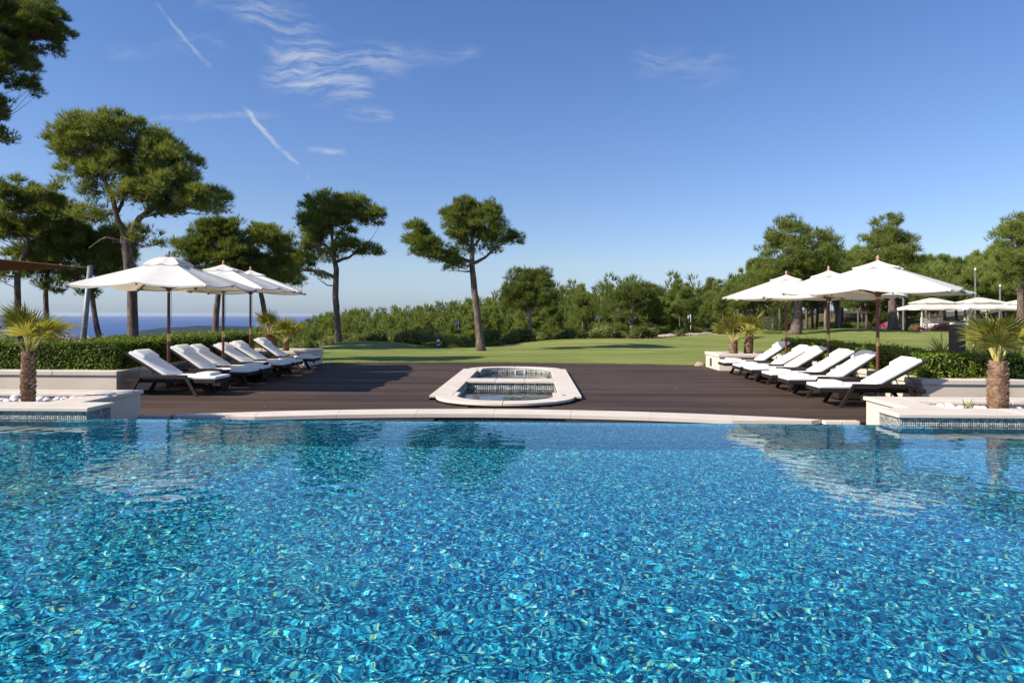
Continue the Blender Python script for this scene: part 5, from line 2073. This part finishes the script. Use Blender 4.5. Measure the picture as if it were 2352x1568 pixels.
PINES = {
    'big_left': dict(at=(-12.21, 22), trunk=[(0.0, 0.51, 0.21),(-0.04, 1.35, 0.189),(-0.06, 2.47, 0.175),(-0.14, 3.31, 0.182),(-0.25, 4.08, 0.175)],
        limbs=[[(-0.25, 4.08, 0.105),(-0.53, 4.86, 0.084),(-0.72, 5.7, 0.063),(-0.95, 6.33, 0.035)], [(-0.22, 4.04, 0.112),(0.17, 4.71, 0.091),(0.76, 5.14, 0.063),(1.6, 5.42, 0.035)], [(-0.53, 4.86, 0.063),(-0.08, 5.56, 0.049),(0.55, 5.98, 0.028)], [(-0.2, 3.87, 0.042),(-0.93, 4.08, 0.035),(-1.49, 3.7, 0.021)], [(0.17, 4.71, 0.035),(0.9, 4.78, 0.028),(1.6, 4.97, 0.018)], [(-0.53, 4.86, 0.049),(-1.0, 4.71, 0.028),(-1.42, 4.55, 0.018)], [(-0.72, 5.7, 0.049),(-0.36, 6.4, 0.035),(-0.08, 6.96, 0.021)]],
        lobes=[(-1.56, 7.1, 0.87, 0.59, 1),(-0.43, 7.35, 0.98, 0.59, 1),(0.55, 6.89, 0.67, 0.56, 1),(1.25, 6.4, 0.84, 0.67, 1),(-0.51, 6.33, 1.01, 0.59, 1),(-1.77, 6.19, 0.59, 0.51, 0.8),(1.32, 5.56, 1.01, 0.65, 1),(2.33, 5.25, 0.67, 0.48, 1),(0.34, 5.49, 0.81, 0.45, 0.8),(1.04, 4.83, 0.73, 0.25, 0.6),(-1.28, 4.78, 0.73, 0.34, 0.35),(0.34, 4.08, 0.59, 0.36, 0.35),(-1.42, 5.56, 0.45, 0.34, 0.5),(-2.19, 6.89, 0.35, 0.42, 0.8)]),
    'top_left': dict(at=(-24.99, 30), trunk=[(0.0, -2.95, 0.421),(0.1, 2.02, 0.364),(0.38, 6.8, 0.325),(0.77, 10.63, 0.249)],
        limbs=[[(0.38, 6.8, 0.153),(1.34, 9.1, 0.096),(2.49, 9.67, 0.038)], [(0.77, 10.63, 0.172),(2.1, 12.35, 0.115),(3.64, 13.69, 0.048)], [(0.77, 10.63, 0.134),(1.72, 13.88, 0.086),(2.49, 15.41, 0.038)]],
        lobes=[(2.2, 14.46, 1.82, 1.53, 1),(3.92, 14.27, 1.19, 1.15, 1),(4.59, 14.46, 0.86, 0.8, 1),(2.87, 12.54, 1.38, 0.96, 1),(3.54, 11.49, 0.73, 0.34, 0.6),(2.33, 10.53, 0.73, 0.69, 0.8),(2.53, 9.33, 0.65, 0.34, 0.6),(0.77, 13.12, 1.53, 1.72, 1),(2.1, 16.56, 1.72, 1.34, 1)]),
    'left_light': dict(at=(-17.33, 24), trunk=[(0.0, 0.41, 0.138),(-0.06, 1.63, 0.13),(-0.03, 2.86, 0.115),(0.09, 3.47, 0.107),(0.37, 4.05, 0.084)],
        limbs=[[(0.12, 3.5, 0.061),(0.37, 3.93, 0.046),(0.4, 4.46, 0.038),(0.28, 5.07, 0.023)], [(0.37, 4.05, 0.061),(0.86, 4.46, 0.046),(1.19, 5.0, 0.023)]],
        lobes=[(-0.14, 5.58, 0.77, 0.64, 1),(0.86, 5.53, 0.86, 0.55, 1),(-0.44, 4.46, 0.69, 0.58, 1),(0.78, 4.54, 0.86, 0.67, 1),(1.55, 5.0, 0.37, 0.52, 0.8),(-0.49, 2.86, 0.43, 0.28, 0.5)]),
    'left_dark': dict(at=(-17.34, 25.5), trunk=[(0.0, 0.33, 0.106),(-0.03, 1.63, 0.106),(-0.07, 2.61, 0.098),(0.03, 3.58, 0.081),(0.13, 4.23, 0.065)],
        limbs=[[(0.03, 3.58, 0.041),(0.65, 4.07, 0.033),(1.14, 4.23, 0.024)]],
        lobes=[(0.16, 4.15, 0.91, 0.75, 1),(-0.36, 3.23, 0.68, 0.52, 0.9),(0.98, 3.75, 0.91, 0.75, 1),(0.2, 2.54, 0.46, 0.29, 0.5),(0.65, 4.64, 0.75, 0.59, 1),(-0.81, 3.58, 0.65, 0.49, 0.8)]),
    'left_curved': dict(at=(-14.99, 25), trunk=[(0.0, 0.36, 0.12),(-0.13, 0.83, 0.12),(-0.33, 1.63, 0.104),(-0.41, 2.27, 0.096),(-0.49, 2.91, 0.08),(-0.57, 3.55, 0.064)],
        limbs=[[(-0.41, 2.27, 0.048),(-0.18, 2.67, 0.04),(0.06, 2.91, 0.024)]],
        lobes=[(-0.41, 4.18, 0.77, 0.61, 1),(-0.06, 3.39, 0.89, 0.67, 1),(-1.08, 2.75, 0.54, 0.32, 0.7),(-0.61, 2.24, 0.38, 0.22, 0.5),(0.41, 3.55, 0.7, 0.61, 1),(0.26, 2.72, 0.48, 0.29, 0.5),(-0.81, 5.14, 0.67, 0.29, 0.35),(0.54, 4.34, 0.57, 0.54, 0.9)]),
    'behind_canopy': dict(at=(-13.07, 30), trunk=[(0.0, 0.11, 0.163),(0.08, 1.64, 0.153),(0.13, 2.4, 0.134),(0.23, 3.17, 0.105)],
        limbs=[[(0.19, 2.88, 0.067),(-0.25, 3.74, 0.048),(-0.54, 4.51, 0.029)], [(0.23, 3.17, 0.067),(0.61, 3.93, 0.048),(0.71, 4.7, 0.029)]],
        lobes=[(-0.48, 5.08, 0.84, 0.77, 1),(0.42, 5.24, 0.77, 0.69, 1),(-1.11, 4.32, 0.69, 0.61, 0.9),(-0.25, 3.97, 0.99, 0.73, 1),(0.9, 4.13, 0.77, 0.73, 1),(0.33, 3.17, 0.77, 0.54, 0.8)]),
    'beside_it': dict(at=(-10.99, 31), trunk=[(0.0, 0.06, 0.138),(-0.2, 1.34, 0.138),(-0.36, 2.23, 0.129),(-0.49, 3.02, 0.099)],
        limbs=[[(-0.43, 2.73, 0.069),(0.0, 3.62, 0.049),(0.4, 4.31, 0.03)], [(-0.47, 2.92, 0.059),(-0.89, 3.72, 0.04),(-1.09, 4.21, 0.03)]],
        lobes=[(-0.36, 4.88, 0.91, 0.79, 1),(0.4, 4.61, 0.59, 0.71, 1),(-1.27, 4.21, 0.79, 0.71, 1),(0.0, 3.62, 1.03, 0.71, 1),(-0.79, 3.22, 0.95, 0.63, 0.9),(0.83, 3.22, 0.63, 0.43, 0.6),(-1.62, 3.58, 0.55, 0.43, 0.8)]),
    'lawn_tall': dict(at=(-9.37, 37), trunk=[(0.0, -0.15, 0.271),(-0.05, 0.47, 0.224),(-0.12, 1.65, 0.201),(-0.19, 2.59, 0.201),(-0.17, 4.01, 0.177),(-0.31, 4.71, 0.13),(-0.4, 5.89, 0.083)],
        limbs=[[(-0.17, 3.53, 0.106),(-0.92, 3.89, 0.083),(-1.86, 3.96, 0.059),(-2.69, 3.53, 0.035)], [(-0.26, 4.36, 0.094),(0.5, 4.71, 0.071),(1.32, 5.23, 0.035)], [(-0.35, 5.42, 0.071),(0.26, 6.13, 0.047),(0.73, 6.72, 0.029)], [(-0.33, 4.95, 0.071),(-1.04, 5.54, 0.047),(-1.44, 6.01, 0.029)], [(-0.19, 3.13, 0.035),(-0.68, 3.16, 0.029),(-0.97, 3.42, 0.019)]],
        lobes=[(-0.8, 7.26, 1.18, 0.76, 1),(0.5, 7.36, 1.23, 0.71, 1),(1.68, 6.89, 0.66, 0.61, 1),(-1.39, 6.37, 0.85, 0.66, 1),(-0.17, 6.41, 1.18, 0.76, 1),(-1.58, 5.42, 0.76, 0.66, 0.9),(0.54, 5.14, 0.99, 0.52, 0.7),(1.63, 4.95, 0.57, 0.33, 0.7),(-2.1, 4.48, 0.76, 0.61, 0.8),(-2.81, 4.01, 0.76, 0.61, 0.8),(-0.87, 4.71, 0.94, 0.52, 0.35),(-1.09, 3.53, 0.4, 0.19, 0.35)]),
    'lawn_fork': dict(at=(-1.38, 31), trunk=[(0.0, -0.08, 0.247),(-0.08, 0.65, 0.208),(-0.18, 1.44, 0.188),(-0.28, 2.23, 0.178),(-0.36, 3.02, 0.168),(-0.45, 3.81, 0.148),(-0.42, 4.61, 0.109),(-0.47, 5.4, 0.069)],
        limbs=[[(-0.45, 3.97, 0.089),(-1.11, 4.21, 0.059),(-1.7, 4.21, 0.049),(-2.53, 4.51, 0.03)], [(-0.4, 3.91, 0.089),(0.12, 4.21, 0.059),(0.91, 4.84, 0.03)], [(-0.43, 4.61, 0.069),(-0.91, 5.1, 0.049),(-1.21, 5.69, 0.03)], [(-0.42, 4.64, 0.069),(0.08, 5.2, 0.049),(0.47, 5.79, 0.03)]],
        lobes=[(-0.42, 6.27, 1.19, 0.55, 1),(-1.3, 5.95, 0.63, 0.63, 1),(0.47, 5.99, 0.63, 0.59, 1),(-0.42, 5.44, 1.23, 0.63, 1),(-2.93, 5.2, 0.55, 0.55, 1),(-2.39, 4.61, 0.83, 0.55, 1),(-1.7, 4.21, 0.59, 0.4, 0.7),(-1.21, 3.77, 0.55, 0.32, 0.6),(0.71, 5.1, 0.75, 0.4, 0.8),(1.5, 5.1, 0.4, 0.32, 0.8),(0.32, 4.57, 0.59, 0.24, 0.3),(-0.87, 4.64, 0.79, 0.36, 0.3)]),
    'lawn_small': dict(at=(1.18, 41), trunk=[(0.0, -0.15, 0.17),(-0.1, 1.0, 0.144),(-0.16, 1.91, 0.131)],
        limbs=[[(-0.16, 1.86, 0.092),(-0.55, 2.7, 0.065),(-0.73, 3.48, 0.039)], [(-0.16, 1.86, 0.092),(0.05, 2.83, 0.065),(0.18, 3.61, 0.039)]],
        lobes=[(-0.42, 3.69, 1.1, 0.63, 1),(0.5, 3.61, 0.78, 0.68, 1),(-1.33, 2.91, 0.63, 0.47, 0.9),(-0.16, 2.7, 1.41, 0.68, 1),(-0.81, 2.12, 0.89, 0.42, 0.8),(0.65, 2.44, 0.68, 0.52, 0.9)]),
    'bare_fork': dict(at=(8.83, 50), trunk=[(0.0, -0.31, 0.143),(-0.06, 0.39, 0.128),(-0.1, 0.96, 0.128)],
        limbs=[[(-0.1, 0.87, 0.096),(-0.48, 1.44, 0.064),(-1.05, 1.82, 0.04)], [(-0.1, 0.96, 0.096),(0.29, 1.41, 0.064),(0.86, 1.92, 0.04)], [(-0.1, 0.96, 0.096),(-0.1, 1.82, 0.064),(-0.03, 2.62, 0.048)]],
        lobes=[(-0.73, 2.62, 1.28, 0.7, 0.9),(0.54, 2.94, 1.02, 0.77, 0.9),(-1.53, 1.73, 0.7, 0.51, 0.5),(0.99, 1.92, 0.77, 0.57, 0.5),(-0.1, 3.32, 0.89, 0.57, 1)]),
    'wood_thick': dict(at=(19.93, 48), trunk=[(0.0, -0.02, 0.459),(0.06, 1.2, 0.383),(0.21, 2.43, 0.337),(0.46, 3.13, 0.276)],
        limbs=[[(0.28, 2.58, 0.214),(-0.15, 3.19, 0.153),(-0.52, 4.26, 0.107),(-0.83, 5.33, 0.061)], [(0.4, 3.01, 0.184),(0.95, 3.8, 0.138),(1.07, 5.03, 0.092)]],
        lobes=[(-0.28, 7.23, 1.35, 1.16, 1),(-1.19, 6.1, 1.22, 1.1, 1),(0.7, 6.01, 1.59, 1.29, 1),(2.23, 6.5, 0.73, 1.04, 1),(-1.5, 4.97, 1.41, 0.98, 0.9),(0.4, 4.72, 1.71, 1.16, 1),(1.87, 4.66, 1.1, 1.1, 1),(-2.51, 3.8, 1.22, 0.8, 0.8)]),
    'wood_pointed': dict(at=(29.05, 52), trunk=[(0.0, -0.32, 0.398),(-0.07, 2.33, 0.332),(-0.13, 4.98, 0.232),(-0.2, 7.64, 0.116)],
        limbs=[[(-0.1, 4.32, 0.116),(0.93, 5.31, 0.066)], [(-0.1, 3.99, 0.116),(-1.23, 4.98, 0.066)]],
        lobes=[(-0.23, 8.37, 0.99, 0.99, 1),(-0.73, 7.11, 1.46, 0.99, 1),(0.8, 6.91, 1.19, 0.99, 1),(-0.07, 5.65, 1.99, 1.19, 1),(-1.66, 5.58, 1.19, 0.99, 0.9),(1.43, 5.31, 0.93, 0.86, 0.8)]),
    'wood_edge': dict(at=(35.88, 48), trunk=[(0.0, -0.48, 0.337),(-0.06, 2.27, 0.276),(-0.12, 5.33, 0.184)],
        limbs=[[(-0.09, 4.11, 0.107),(-0.86, 5.33, 0.061)]],
        lobes=[(-0.31, 7.32, 1.22, 1.35, 1),(-0.92, 5.4, 1.16, 1.04, 1),(0.31, 4.72, 1.41, 1.35, 1),(0.98, 6.56, 1.22, 1.53, 1)]),
}
LAB = {
    'big_left': 'largest spreading pine with forked trunk behind the left parasols',
    'top_left': 'dark pine crown hanging into the top left corner',
    'left_light': 'pine with pale forked limbs at the left picture edge',
    'left_dark': 'shaded straight pine just behind the shade sail',
    'left_curved': 'shaded pine with a curved trunk right of the leaning mast',
    'behind_canopy': 'broad pine behind the middle left parasol, beside the largest pine',
    'beside_it': 'broad pine behind the farthest left parasol, leaning trunk below it',
    'lawn_tall': 'tall straight pine on the lawn edge with a wide crown',
    'lawn_fork': 'leaning pine in the middle of the lawn with a two-lobed crown',
    'lawn_small': 'smaller round-crowned pine on the lawn in front of the wood',
    'bare_fork': 'pine with a bare pale forked trunk at the front of the wood',
    'wood_thick': 'big pine with a thick forked trunk behind the right parasols',
    'wood_pointed': 'tall pine with a pointed crown above the nearest right parasol',
    'wood_edge': 'tall pine cut by the right picture edge',
}
for i, (n_, s_) in enumerate(PINES.items()):
    far = s_['at'][1] > 35
    wide = s_['at'][1] > 45
    build_pine(s_, LAB[n_], 100 + i, 'bark_pale' if n_ in ('bare_fork', 'lawn_small') else 'bark', k=7 if not wide else 6, rc=0.30 if not far else (0.38 if not wide else 0.50), nt=46 if not wide else 34,
               L=0.20 if not far else (0.24 if not wide else 0.32), w=0.0085 if not far else (0.011 if not wide else 0.015))


# ------------------------------------------------------------------ the wood: shared pine shapes, every tree its own object
def wood_variant(seed, kind):
    rg = np.random.default_rng(seed)
    H = 7.0
    lobes = []
    n = 11
    z0 = 0.8 if kind == 'young' else 3.3
    for i in range(n):
        t = i / (n - 1)
        z = z0 + (H - 0.45 - z0) * t
        if kind == 'young':
            r = (1.45 * (1 - t) ** 0.7 + 0.22) * rg.uniform(0.75, 1.15)
        else:
            r = (0.75 + 0.75 * math.sin(math.pi * (0.15 + 0.7 * t)) - 0.62 * t) * rg.uniform(0.75, 1.15)
        a = rg.uniform(0, 6.28)
        off = (0.75 if kind == 'young' else 0.95) * (1 - t) ** 0.6
        lobes.append((off * math.cos(a), off * math.sin(a), z, r * 0.8, r * 0.8, r * 0.55, 1.0))
    P, O, cl = lobes_to_tufts(lobes, 0.36, 15, rg, 0.2)
    crown = needle_mesh('crown', P, O, 5, 0.46, 0.024, rg, M['wood_pine'], up=1.1, spread=0.42)
    tb = MB()
    bend = rg.uniform(-0.35, 0.35)
    pts = [(0, 0, -0.6), (bend * 0.2, 0.05, 1.2), (bend * 0.7, 0.0, 2.8), (bend, 0.1, 4.6), (bend * 0.8, 0, 6.2)]
    tb.tube(pts, [0.17, 0.14, 0.12, 0.08, 0.03], 8)
    for i in range(5):
        z = rg.uniform(2.2, 5.0)
        a = rg.uniform(0, 6.28)
        tb.tube([(bend * 0.7, 0, z), (bend * 0.7 + math.cos(a) * 0.7, math.sin(a) * 0.7, z + 0.3), (bend * 0.7 + math.cos(a) * 1.3, math.sin(a) * 1.3, z + 0.7)], [0.05, 0.035, 0.015], 5)
    trunk = tb.mesh('trunk', M['bark_pale'] if seed % 2 else M['bark'], smooth=True)
    return crown, trunk


YOUNG = [wood_variant(s, 'young') for s in (201, 202, 203, 204, 205)]
TALL = [wood_variant(s, 'tall') for s in (301, 302, 303, 304)]


def place_pine(xc, d, gz, h, var, label, group, rg, wide=1.0):
    x, y = cw(xc, d)
    r = empty('pine_tree', (x, y, gz), rg.uniform(0, 6.28), label, 'tree', group)
    s = h / 7.0
    r.scale = (s * wide, s * wide, s)
    link('trunk', var[1], r)
    link('crown', var[0], r)
    return r


rg = random.Random(5)
G1 = 'young pines of the wooded slope'
L1 = 'young green pine in the dense wood covering the slope beyond the lawn'
G2 = 'bare-trunked pines of the right-hand wood'
L2 = 'slender pine with a bare trunk in the wood behind the right lawn'
cnt = 0
# slope seen across the dip, row behind row
for row_i, d in enumerate((58, 65, 74, 84, 96, 110, 126, 144, 164, 186, 208)):
    span0, span1 = -0.405, 0.335
    step = (2.9 + 0.010 * d) / d
    q = span0 + rg.uniform(0, step)
    while q < span1:
        dd = d * rg.uniform(0.95, 1.05)
        D1 = lerp_tab(q, RIDGE_D)
        if dd < D1 * 1.02 and dd > lerp_tab(q * dd, LAWN_EDGE) + 5:
            gz = ground_z(q * dd, dd)
            h = lerp_tab(q, RIDGE_H) * rg.uniform(0.64, 0.98)
            if q < -0.30:
                h *= 0.8
            if d < 80:
                h *= 0.85
            place_pine(q * dd, dd, gz - 0.1, h, rg.choice(YOUNG if rg.random() < 0.92 else TALL), L1, G1, rg, rg.uniform(0.85, 1.1))
            cnt += 1
        q += step * rg.uniform(0.75, 1.25)
# right-hand wood close behind the lawn
for row_i, off in enumerate((2.5, 7, 12, 18, 25, 32, 40)):
    q = 0.19 + rg.uniform(0, 0.03)
    while q < 0.80:
        e = 48 if q < 0.32 else (52 if q < 0.40 else 64)
        d = e + off + rg.uniform(-1.5, 1.5)
        if not (q > 0.52 and off < 5):
            gz = ground_z(q * d, d)
            top = 1.6 + lerp_tab(q, RIDGE) * d
            h = max(5.0, min(12.5, (top - gz) * (rg.uniform(0.70, 0.95) if off < 15 else rg.uniform(0.86, 1.06))))
            if q < 0.30:
                h *= 0.70
            if off < 5 and q < 0.32:
                h = rg.uniform(3.4, 4.8)
            place_pine(q * d, d, gz - 0.1, h, rg.choice(TALL if off < 20 or rg.random() < 0.5 else YOUNG), L2, G2, rg, rg.uniform(0.8, 1.05))
            cnt += 1
        q += (0.048 if off < 10 else 0.043) * rg.uniform(0.7, 1.3)
print('wood pines', cnt)
# the unbroken mass of treetops behind and between them
rn = np.random.default_rng(77)
Ps, Os = [], []
for d in (70, 80, 92, 105, 120, 137, 156, 178, 200, 216):
    q = -0.40
    while q < 0.36:
        dd = d * rn.uniform(0.95, 1.05)
        if lerp_tab(q * dd, LAWN_EDGE) + 8 < dd < lerp_tab(q, RIDGE_D) * 1.04:
            wx, wy = cw(q * dd, dd)
            gz = ground_z(q * dd, dd)
            h = lerp_tab(q, RIDGE_H) * rn.uniform(0.62, 1.0) * (0.8 if q < -0.3 else 1.0)
            m = 130
            t = rn.uniform(0.12, 1.0, m) ** 0.85
            a = rn.uniform(0, 6.283, m)
            r_ = (1.55 * np.sqrt(1.02 - t) + 0.12) * rn.uniform(0.55, 1.05, m) * h / 6.0
            Ps.append(np.stack([wx + np.cos(a) * r_, wy + np.sin(a) * r_, gz + t * h], axis=1))
            Os.append(np.stack([np.cos(a) * 0.5, np.sin(a) * 0.5, np.full(m, 0.5)], axis=1))
        q += (2.6 + 0.006 * d) / d * rn.uniform(0.7, 1.3)
print('mass', len(Ps))
fw = link('far_wood', needle_mesh('far_wood', np.concatenate(Ps), np.concatenate(Os), 4, 0.62, 0.05, rn, M['wood_pine'], 0.8, 0.4))
tag(fw, 'unbroken mass of pine treetops filling the slope behind the separate trees', 'wood', kind='stuff')


# ------------------------------------------------------------------ shrubs
def shrub_mesh(seed, mat, size=0.035, n=3200, squash=0.8, smooth_dome=False):
    rg = np.random.default_rng(seed)
    Ps, Ns = [], []
    blobs = [(0, 0, 0.45, 0.62)] if smooth_dome else [(rg.uniform(-0.45, 0.45), rg.uniform(-0.45, 0.45), rg.uniform(0.3, 0.75), rg.uniform(0.28, 0.5)) for _ in range(7)]
    for (x, y, z, r) in blobs:
        m = int(n / len(blobs))
        u = rg.normal(0, 1, (m, 3))
        u /= np.linalg.norm(u, axis=1, keepdims=True)
        rad = r * (rg.uniform(0.93, 1.03, (m, 1)) if smooth_dome else rg.uniform(0.55, 1.12, (m, 1)))
        p = u * rad * np.array([1, 1, squash]) + np.array([x, y, z])
        keep = p[:, 2] > 0
        Ps.append(p[keep])
        Ns.append(u[keep] + np.array([0, 0, 0.3]))
    v, f = leaf_quads(np.concatenate(Ps), np.concatenate(Ns), size, rg, 0.6)
    return tri_mesh('foliage', v, f, mat)


SHR = [shrub_mesh(s, M['shrub'], 0.05) for s in (1, 2, 3, 4)]
stem = MB()
for k in range(5):
    a = k * 1.3
    stem.tube([(0, 0, -0.1), (0.12 * math.cos(a), 0.12 * math.sin(a), 0.3), (0.3 * math.cos(a), 0.3 * math.sin(a), 0.7)], [0.025, 0.018, 0.008], 5)
stem = stem.mesh('stem', M['bark'])


def shrub(xc, d, s, label, group=None, zs=1.0, mesh=None, z=None):
    x, y = cw(xc, d)
    z = ground_z(xc, d) if z is None else z
    r = empty('shrub', (x, y, z - 0.03), rg.uniform(0, 6), label, 'shrub', group)
    r.scale = (s, s, s * zs)
    link('foliage', mesh or rg.choice(SHR), r)
    link('stem', stem, r)
    return r


GS = 'shrubs along the far lawn edge'
for px in range(640, 1180, 15):
    q = (px + rg.uniform(-8, 8) - 1176) / 1568
    d = 40.0
    for _ in range(6):
        d = lerp_tab(q * d, LAWN_EDGE) + rg.uniform(1.0, 5.0)
    shrub(q * d, d, rg.uniform(0.55, 1.15), 'rounded green shrub at the far lawn edge below the wood', GS, rg.uniform(0.8, 1.1))
for px in range(1180, 1700, 26):
    q = (px + rg.uniform(-8, 8) - 1176) / 1568
    d = 46.0
    for _ in range(6):
        d = lerp_tab(q * d, LAWN_EDGE) + rg.uniform(1.5, 6.0)
    shrub(q * d, d, rg.uniform(0.7, 1.3), 'rounded green shrub at the far lawn edge below the wood', GS, rg.uniform(0.7, 1.0))
# dark undergrowth between the trunks of the right-hand wood
for k in range(42):
    q = rg.uniform(0.20, 0.74)
    e = 52 if q < 0.32 else (57 if q < 0.40 else 68)
    d = e + rg.uniform(3, 22)
    shrub(q * d, d, rg.uniform(0.8, 1.6), 'dark undergrowth shrub between the trunks of the right-hand wood', 'undergrowth of the right-hand wood', rg.uniform(0.7, 1.1))
dome = shrub_mesh(50, M['olive'], 0.022, 5200, 1.05, True)
xc, d = (984 - 1176) / 1568 * 36, 36.2
shrub(xc, d, 0.92, 'clipped dome-shaped bush at the lawn edge behind a low box hedge', None, 1.0, dome, lawn_z(xc, 35))
xc, d = (1771 - 1176) / 1568 * 49, 49.5
shrub(xc, d, 1.55, 'clipped grey-green dome bush among trunks left of the farthest right parasol', None, 0.85, dome, 0.12)
xb, yb = cw((993 - 1176) / 1568 * 35, 34.9)
make_hedge([(xb - 0.48, xb + 0.48, yb - 0.2, yb + 0.2, -0.3, 0.16)], 'low clipped box hedge in front of the dome-shaped bush', 77, 2600, 0.016)
for (px, d, s) in ((20, 21.5, 1.5), (248, 21.0, 0.9), (120, 23.0, 1.2), (385, 24, 0.8)):
    q = (px - 1176) / 1568
    shrub(q * d, d, s, 'dark low shrub behind the left hedge under the pines', 'shrubs behind the left hedge', 1.0)


def flower_bush(px, d, s, label, seed, z=None):
    q = (px - 1176) / 1568
    b = shrub(q * d, d, s, label, 'magenta flower bushes by the pavilions', 0.75, None, lawn_z(q * d, min(d, 62)) if z is None else z)
    b.name = 'flower_bush'
    b['category'] = 'flower bush'
    r = np.random.default_rng(seed)
    n = 420
    u = r.normal(0, 1, (n, 3))
    u /= np.linalg.norm(u, axis=1, keepdims=True)
    u[:, 2] = np.abs(u[:, 2])
    p = u * np.array([0.8, 0.8, 0.75]) * r.uniform(0.8, 1.08, (n, 1)) + np.array([0, 0, 0.25])
    v, f = leaf_quads(p, u, 0.055, r, 0.5)
    link('blossom', tri_mesh('blossom', v, f, M['flower']), b)


flower_bush(2043, 58.0, 0.95, 'magenta flowering bush left of the pavilions', 1)
flower_bush(2110, 56.5, 0.55, 'small magenta flowering bush before the left bench', 2)
flower_bush(2163, 56.0, 0.95, 'magenta flowering bush before the middle pavilion', 3)
flower_bush(2215, 56.5, 0.6, 'magenta flowering bush right of the brown bollard', 4)
for (px, d, L_, lab, sd) in ((2165, 26.0, 1.0, 'spiky pale flax clump on the lawn left of the brown bollard', 31), (2232, 25.0, 0.9, 'spiky pale flax clump on the lawn right of the brown bollard', 32), (2335, 23.0, 0.9, 'spiky flax clump at the right picture edge behind the palm', 33)):
    q = (px - 1176) / 1568
    x, y = cw(q * d, d)
    blade_clump('flax_clump', (x, y, lawn_z(q * d, d) - 0.03), 70, L_, 0.022, 0.9, M['flax'], sd, lab, 'flax')
q = (2275 - 1176) / 1568
shrub(q * 25.5, 25.5, 0.75, 'dark low shrub on the lawn behind the right palm', None, 0.8, None, lawn_z(q * 25.5, 25.5) - 0.03)

# pale rocks at the foot of the wood
for k in range(18):
    px = rg.uniform(1510, 1640)
    q = (px - 1176) / 1568
    d = lerp_tab(q * 48, LAWN_EDGE) + rg.uniform(0.8, 4.5)
    x, y = cw(q * d, d)
    o = boulder('limestone_rock', (x, y, ground_z(q * d, d) + 0.20), rg.uniform(0.25, 0.7), rg.uniform(0.3, 0.6), rg.uniform(0.08, 0.2), 60 + k, M['rock'])
    tag(o, 'pale limestone rock at the foot of the wood behind the golf flag', 'rock', 'pale rocks at the foot of the wood')

# ragged grass along the far edge of the deck
r = np.random.default_rng(9)
n = 9000
gxs = r.uniform(-6.8, 5.3, n)
gys = np.array([lerp_tab(a, FAR) for a in gxs]) + 0.02 + np.abs(r.normal(0, 0.12, n))
P = np.stack([gxs, gys, np.full(n, -0.03)], axis=1)
gm = needle_mesh('grass', P, np.tile(np.array([[0, -0.1, 1.0]]), (n, 1)), 1, 0.07, 0.006, r, M['shrub'], 0.6, 0.35)
tag(link('grass', gm), 'short ragged grass along the far edge of the deck', 'grass', kind='stuff')

# ------------------------------------------------------------------ houses near the coast
hb = MB().box(-6, 6, -5, 5, -2, 6).mesh('walls', M['house'])
rb = MB().add([(-7, -6, 6.01), (7, -6, 6.01), (7, 6, 6.01), (-7, 6, 6.01), (-7, 0, 9), (7, 0, 9)], [(0, 1, 5, 4), (2, 3, 4, 5), (1, 2, 5), (3, 0, 4), (3, 2, 1, 0)]).mesh('roof', M['roof'])
for k in range(34):
    px = rg.choice((rg.uniform(120, 180), rg.uniform(150, 245)))
    d = rg.uniform(3300, 4000)
    q = (px - 1176) / 1568
    x, y = cw(q * d, d)
    h = empty('house', (x, y, hill_z(q * d, d)), rg.uniform(0, 3), 'tiny far-off house with a clay roof near the coast', 'house', 'far-off houses of the coastal town')
    s_ = rg.uniform(0.8, 1.6)
    h.scale = (s_, s_, s_)
    link('walls', hb, h)
    link('roof', rb, h)

# ------------------------------------------------------------------ hazy air
def haze_box():
    m, nt, out = new_mat('haze')
    pv = nt.nodes.new('ShaderNodeVolumePrincipled')
    pv.inputs['Color'].default_value = (0.78, 0.87, 1.0, 1)
    pv.inputs['Density'].default_value = 1.7e-5
    pv.inputs['Anisotropy'].default_value = 0.2
    nt.links.new(pv.outputs[0], out.inputs['Volume'])
    o = MB().box(-46000, 46000, -46000, 46000, -152.0, 18.0).obj('haze', m)
    tag(o, kind='stuff')


haze_box()

print('triangles', sum(len(m.loop_triangles) or sum(len(p.vertices) - 2 for p in m.polygons) for m in bpy.data.meshes))
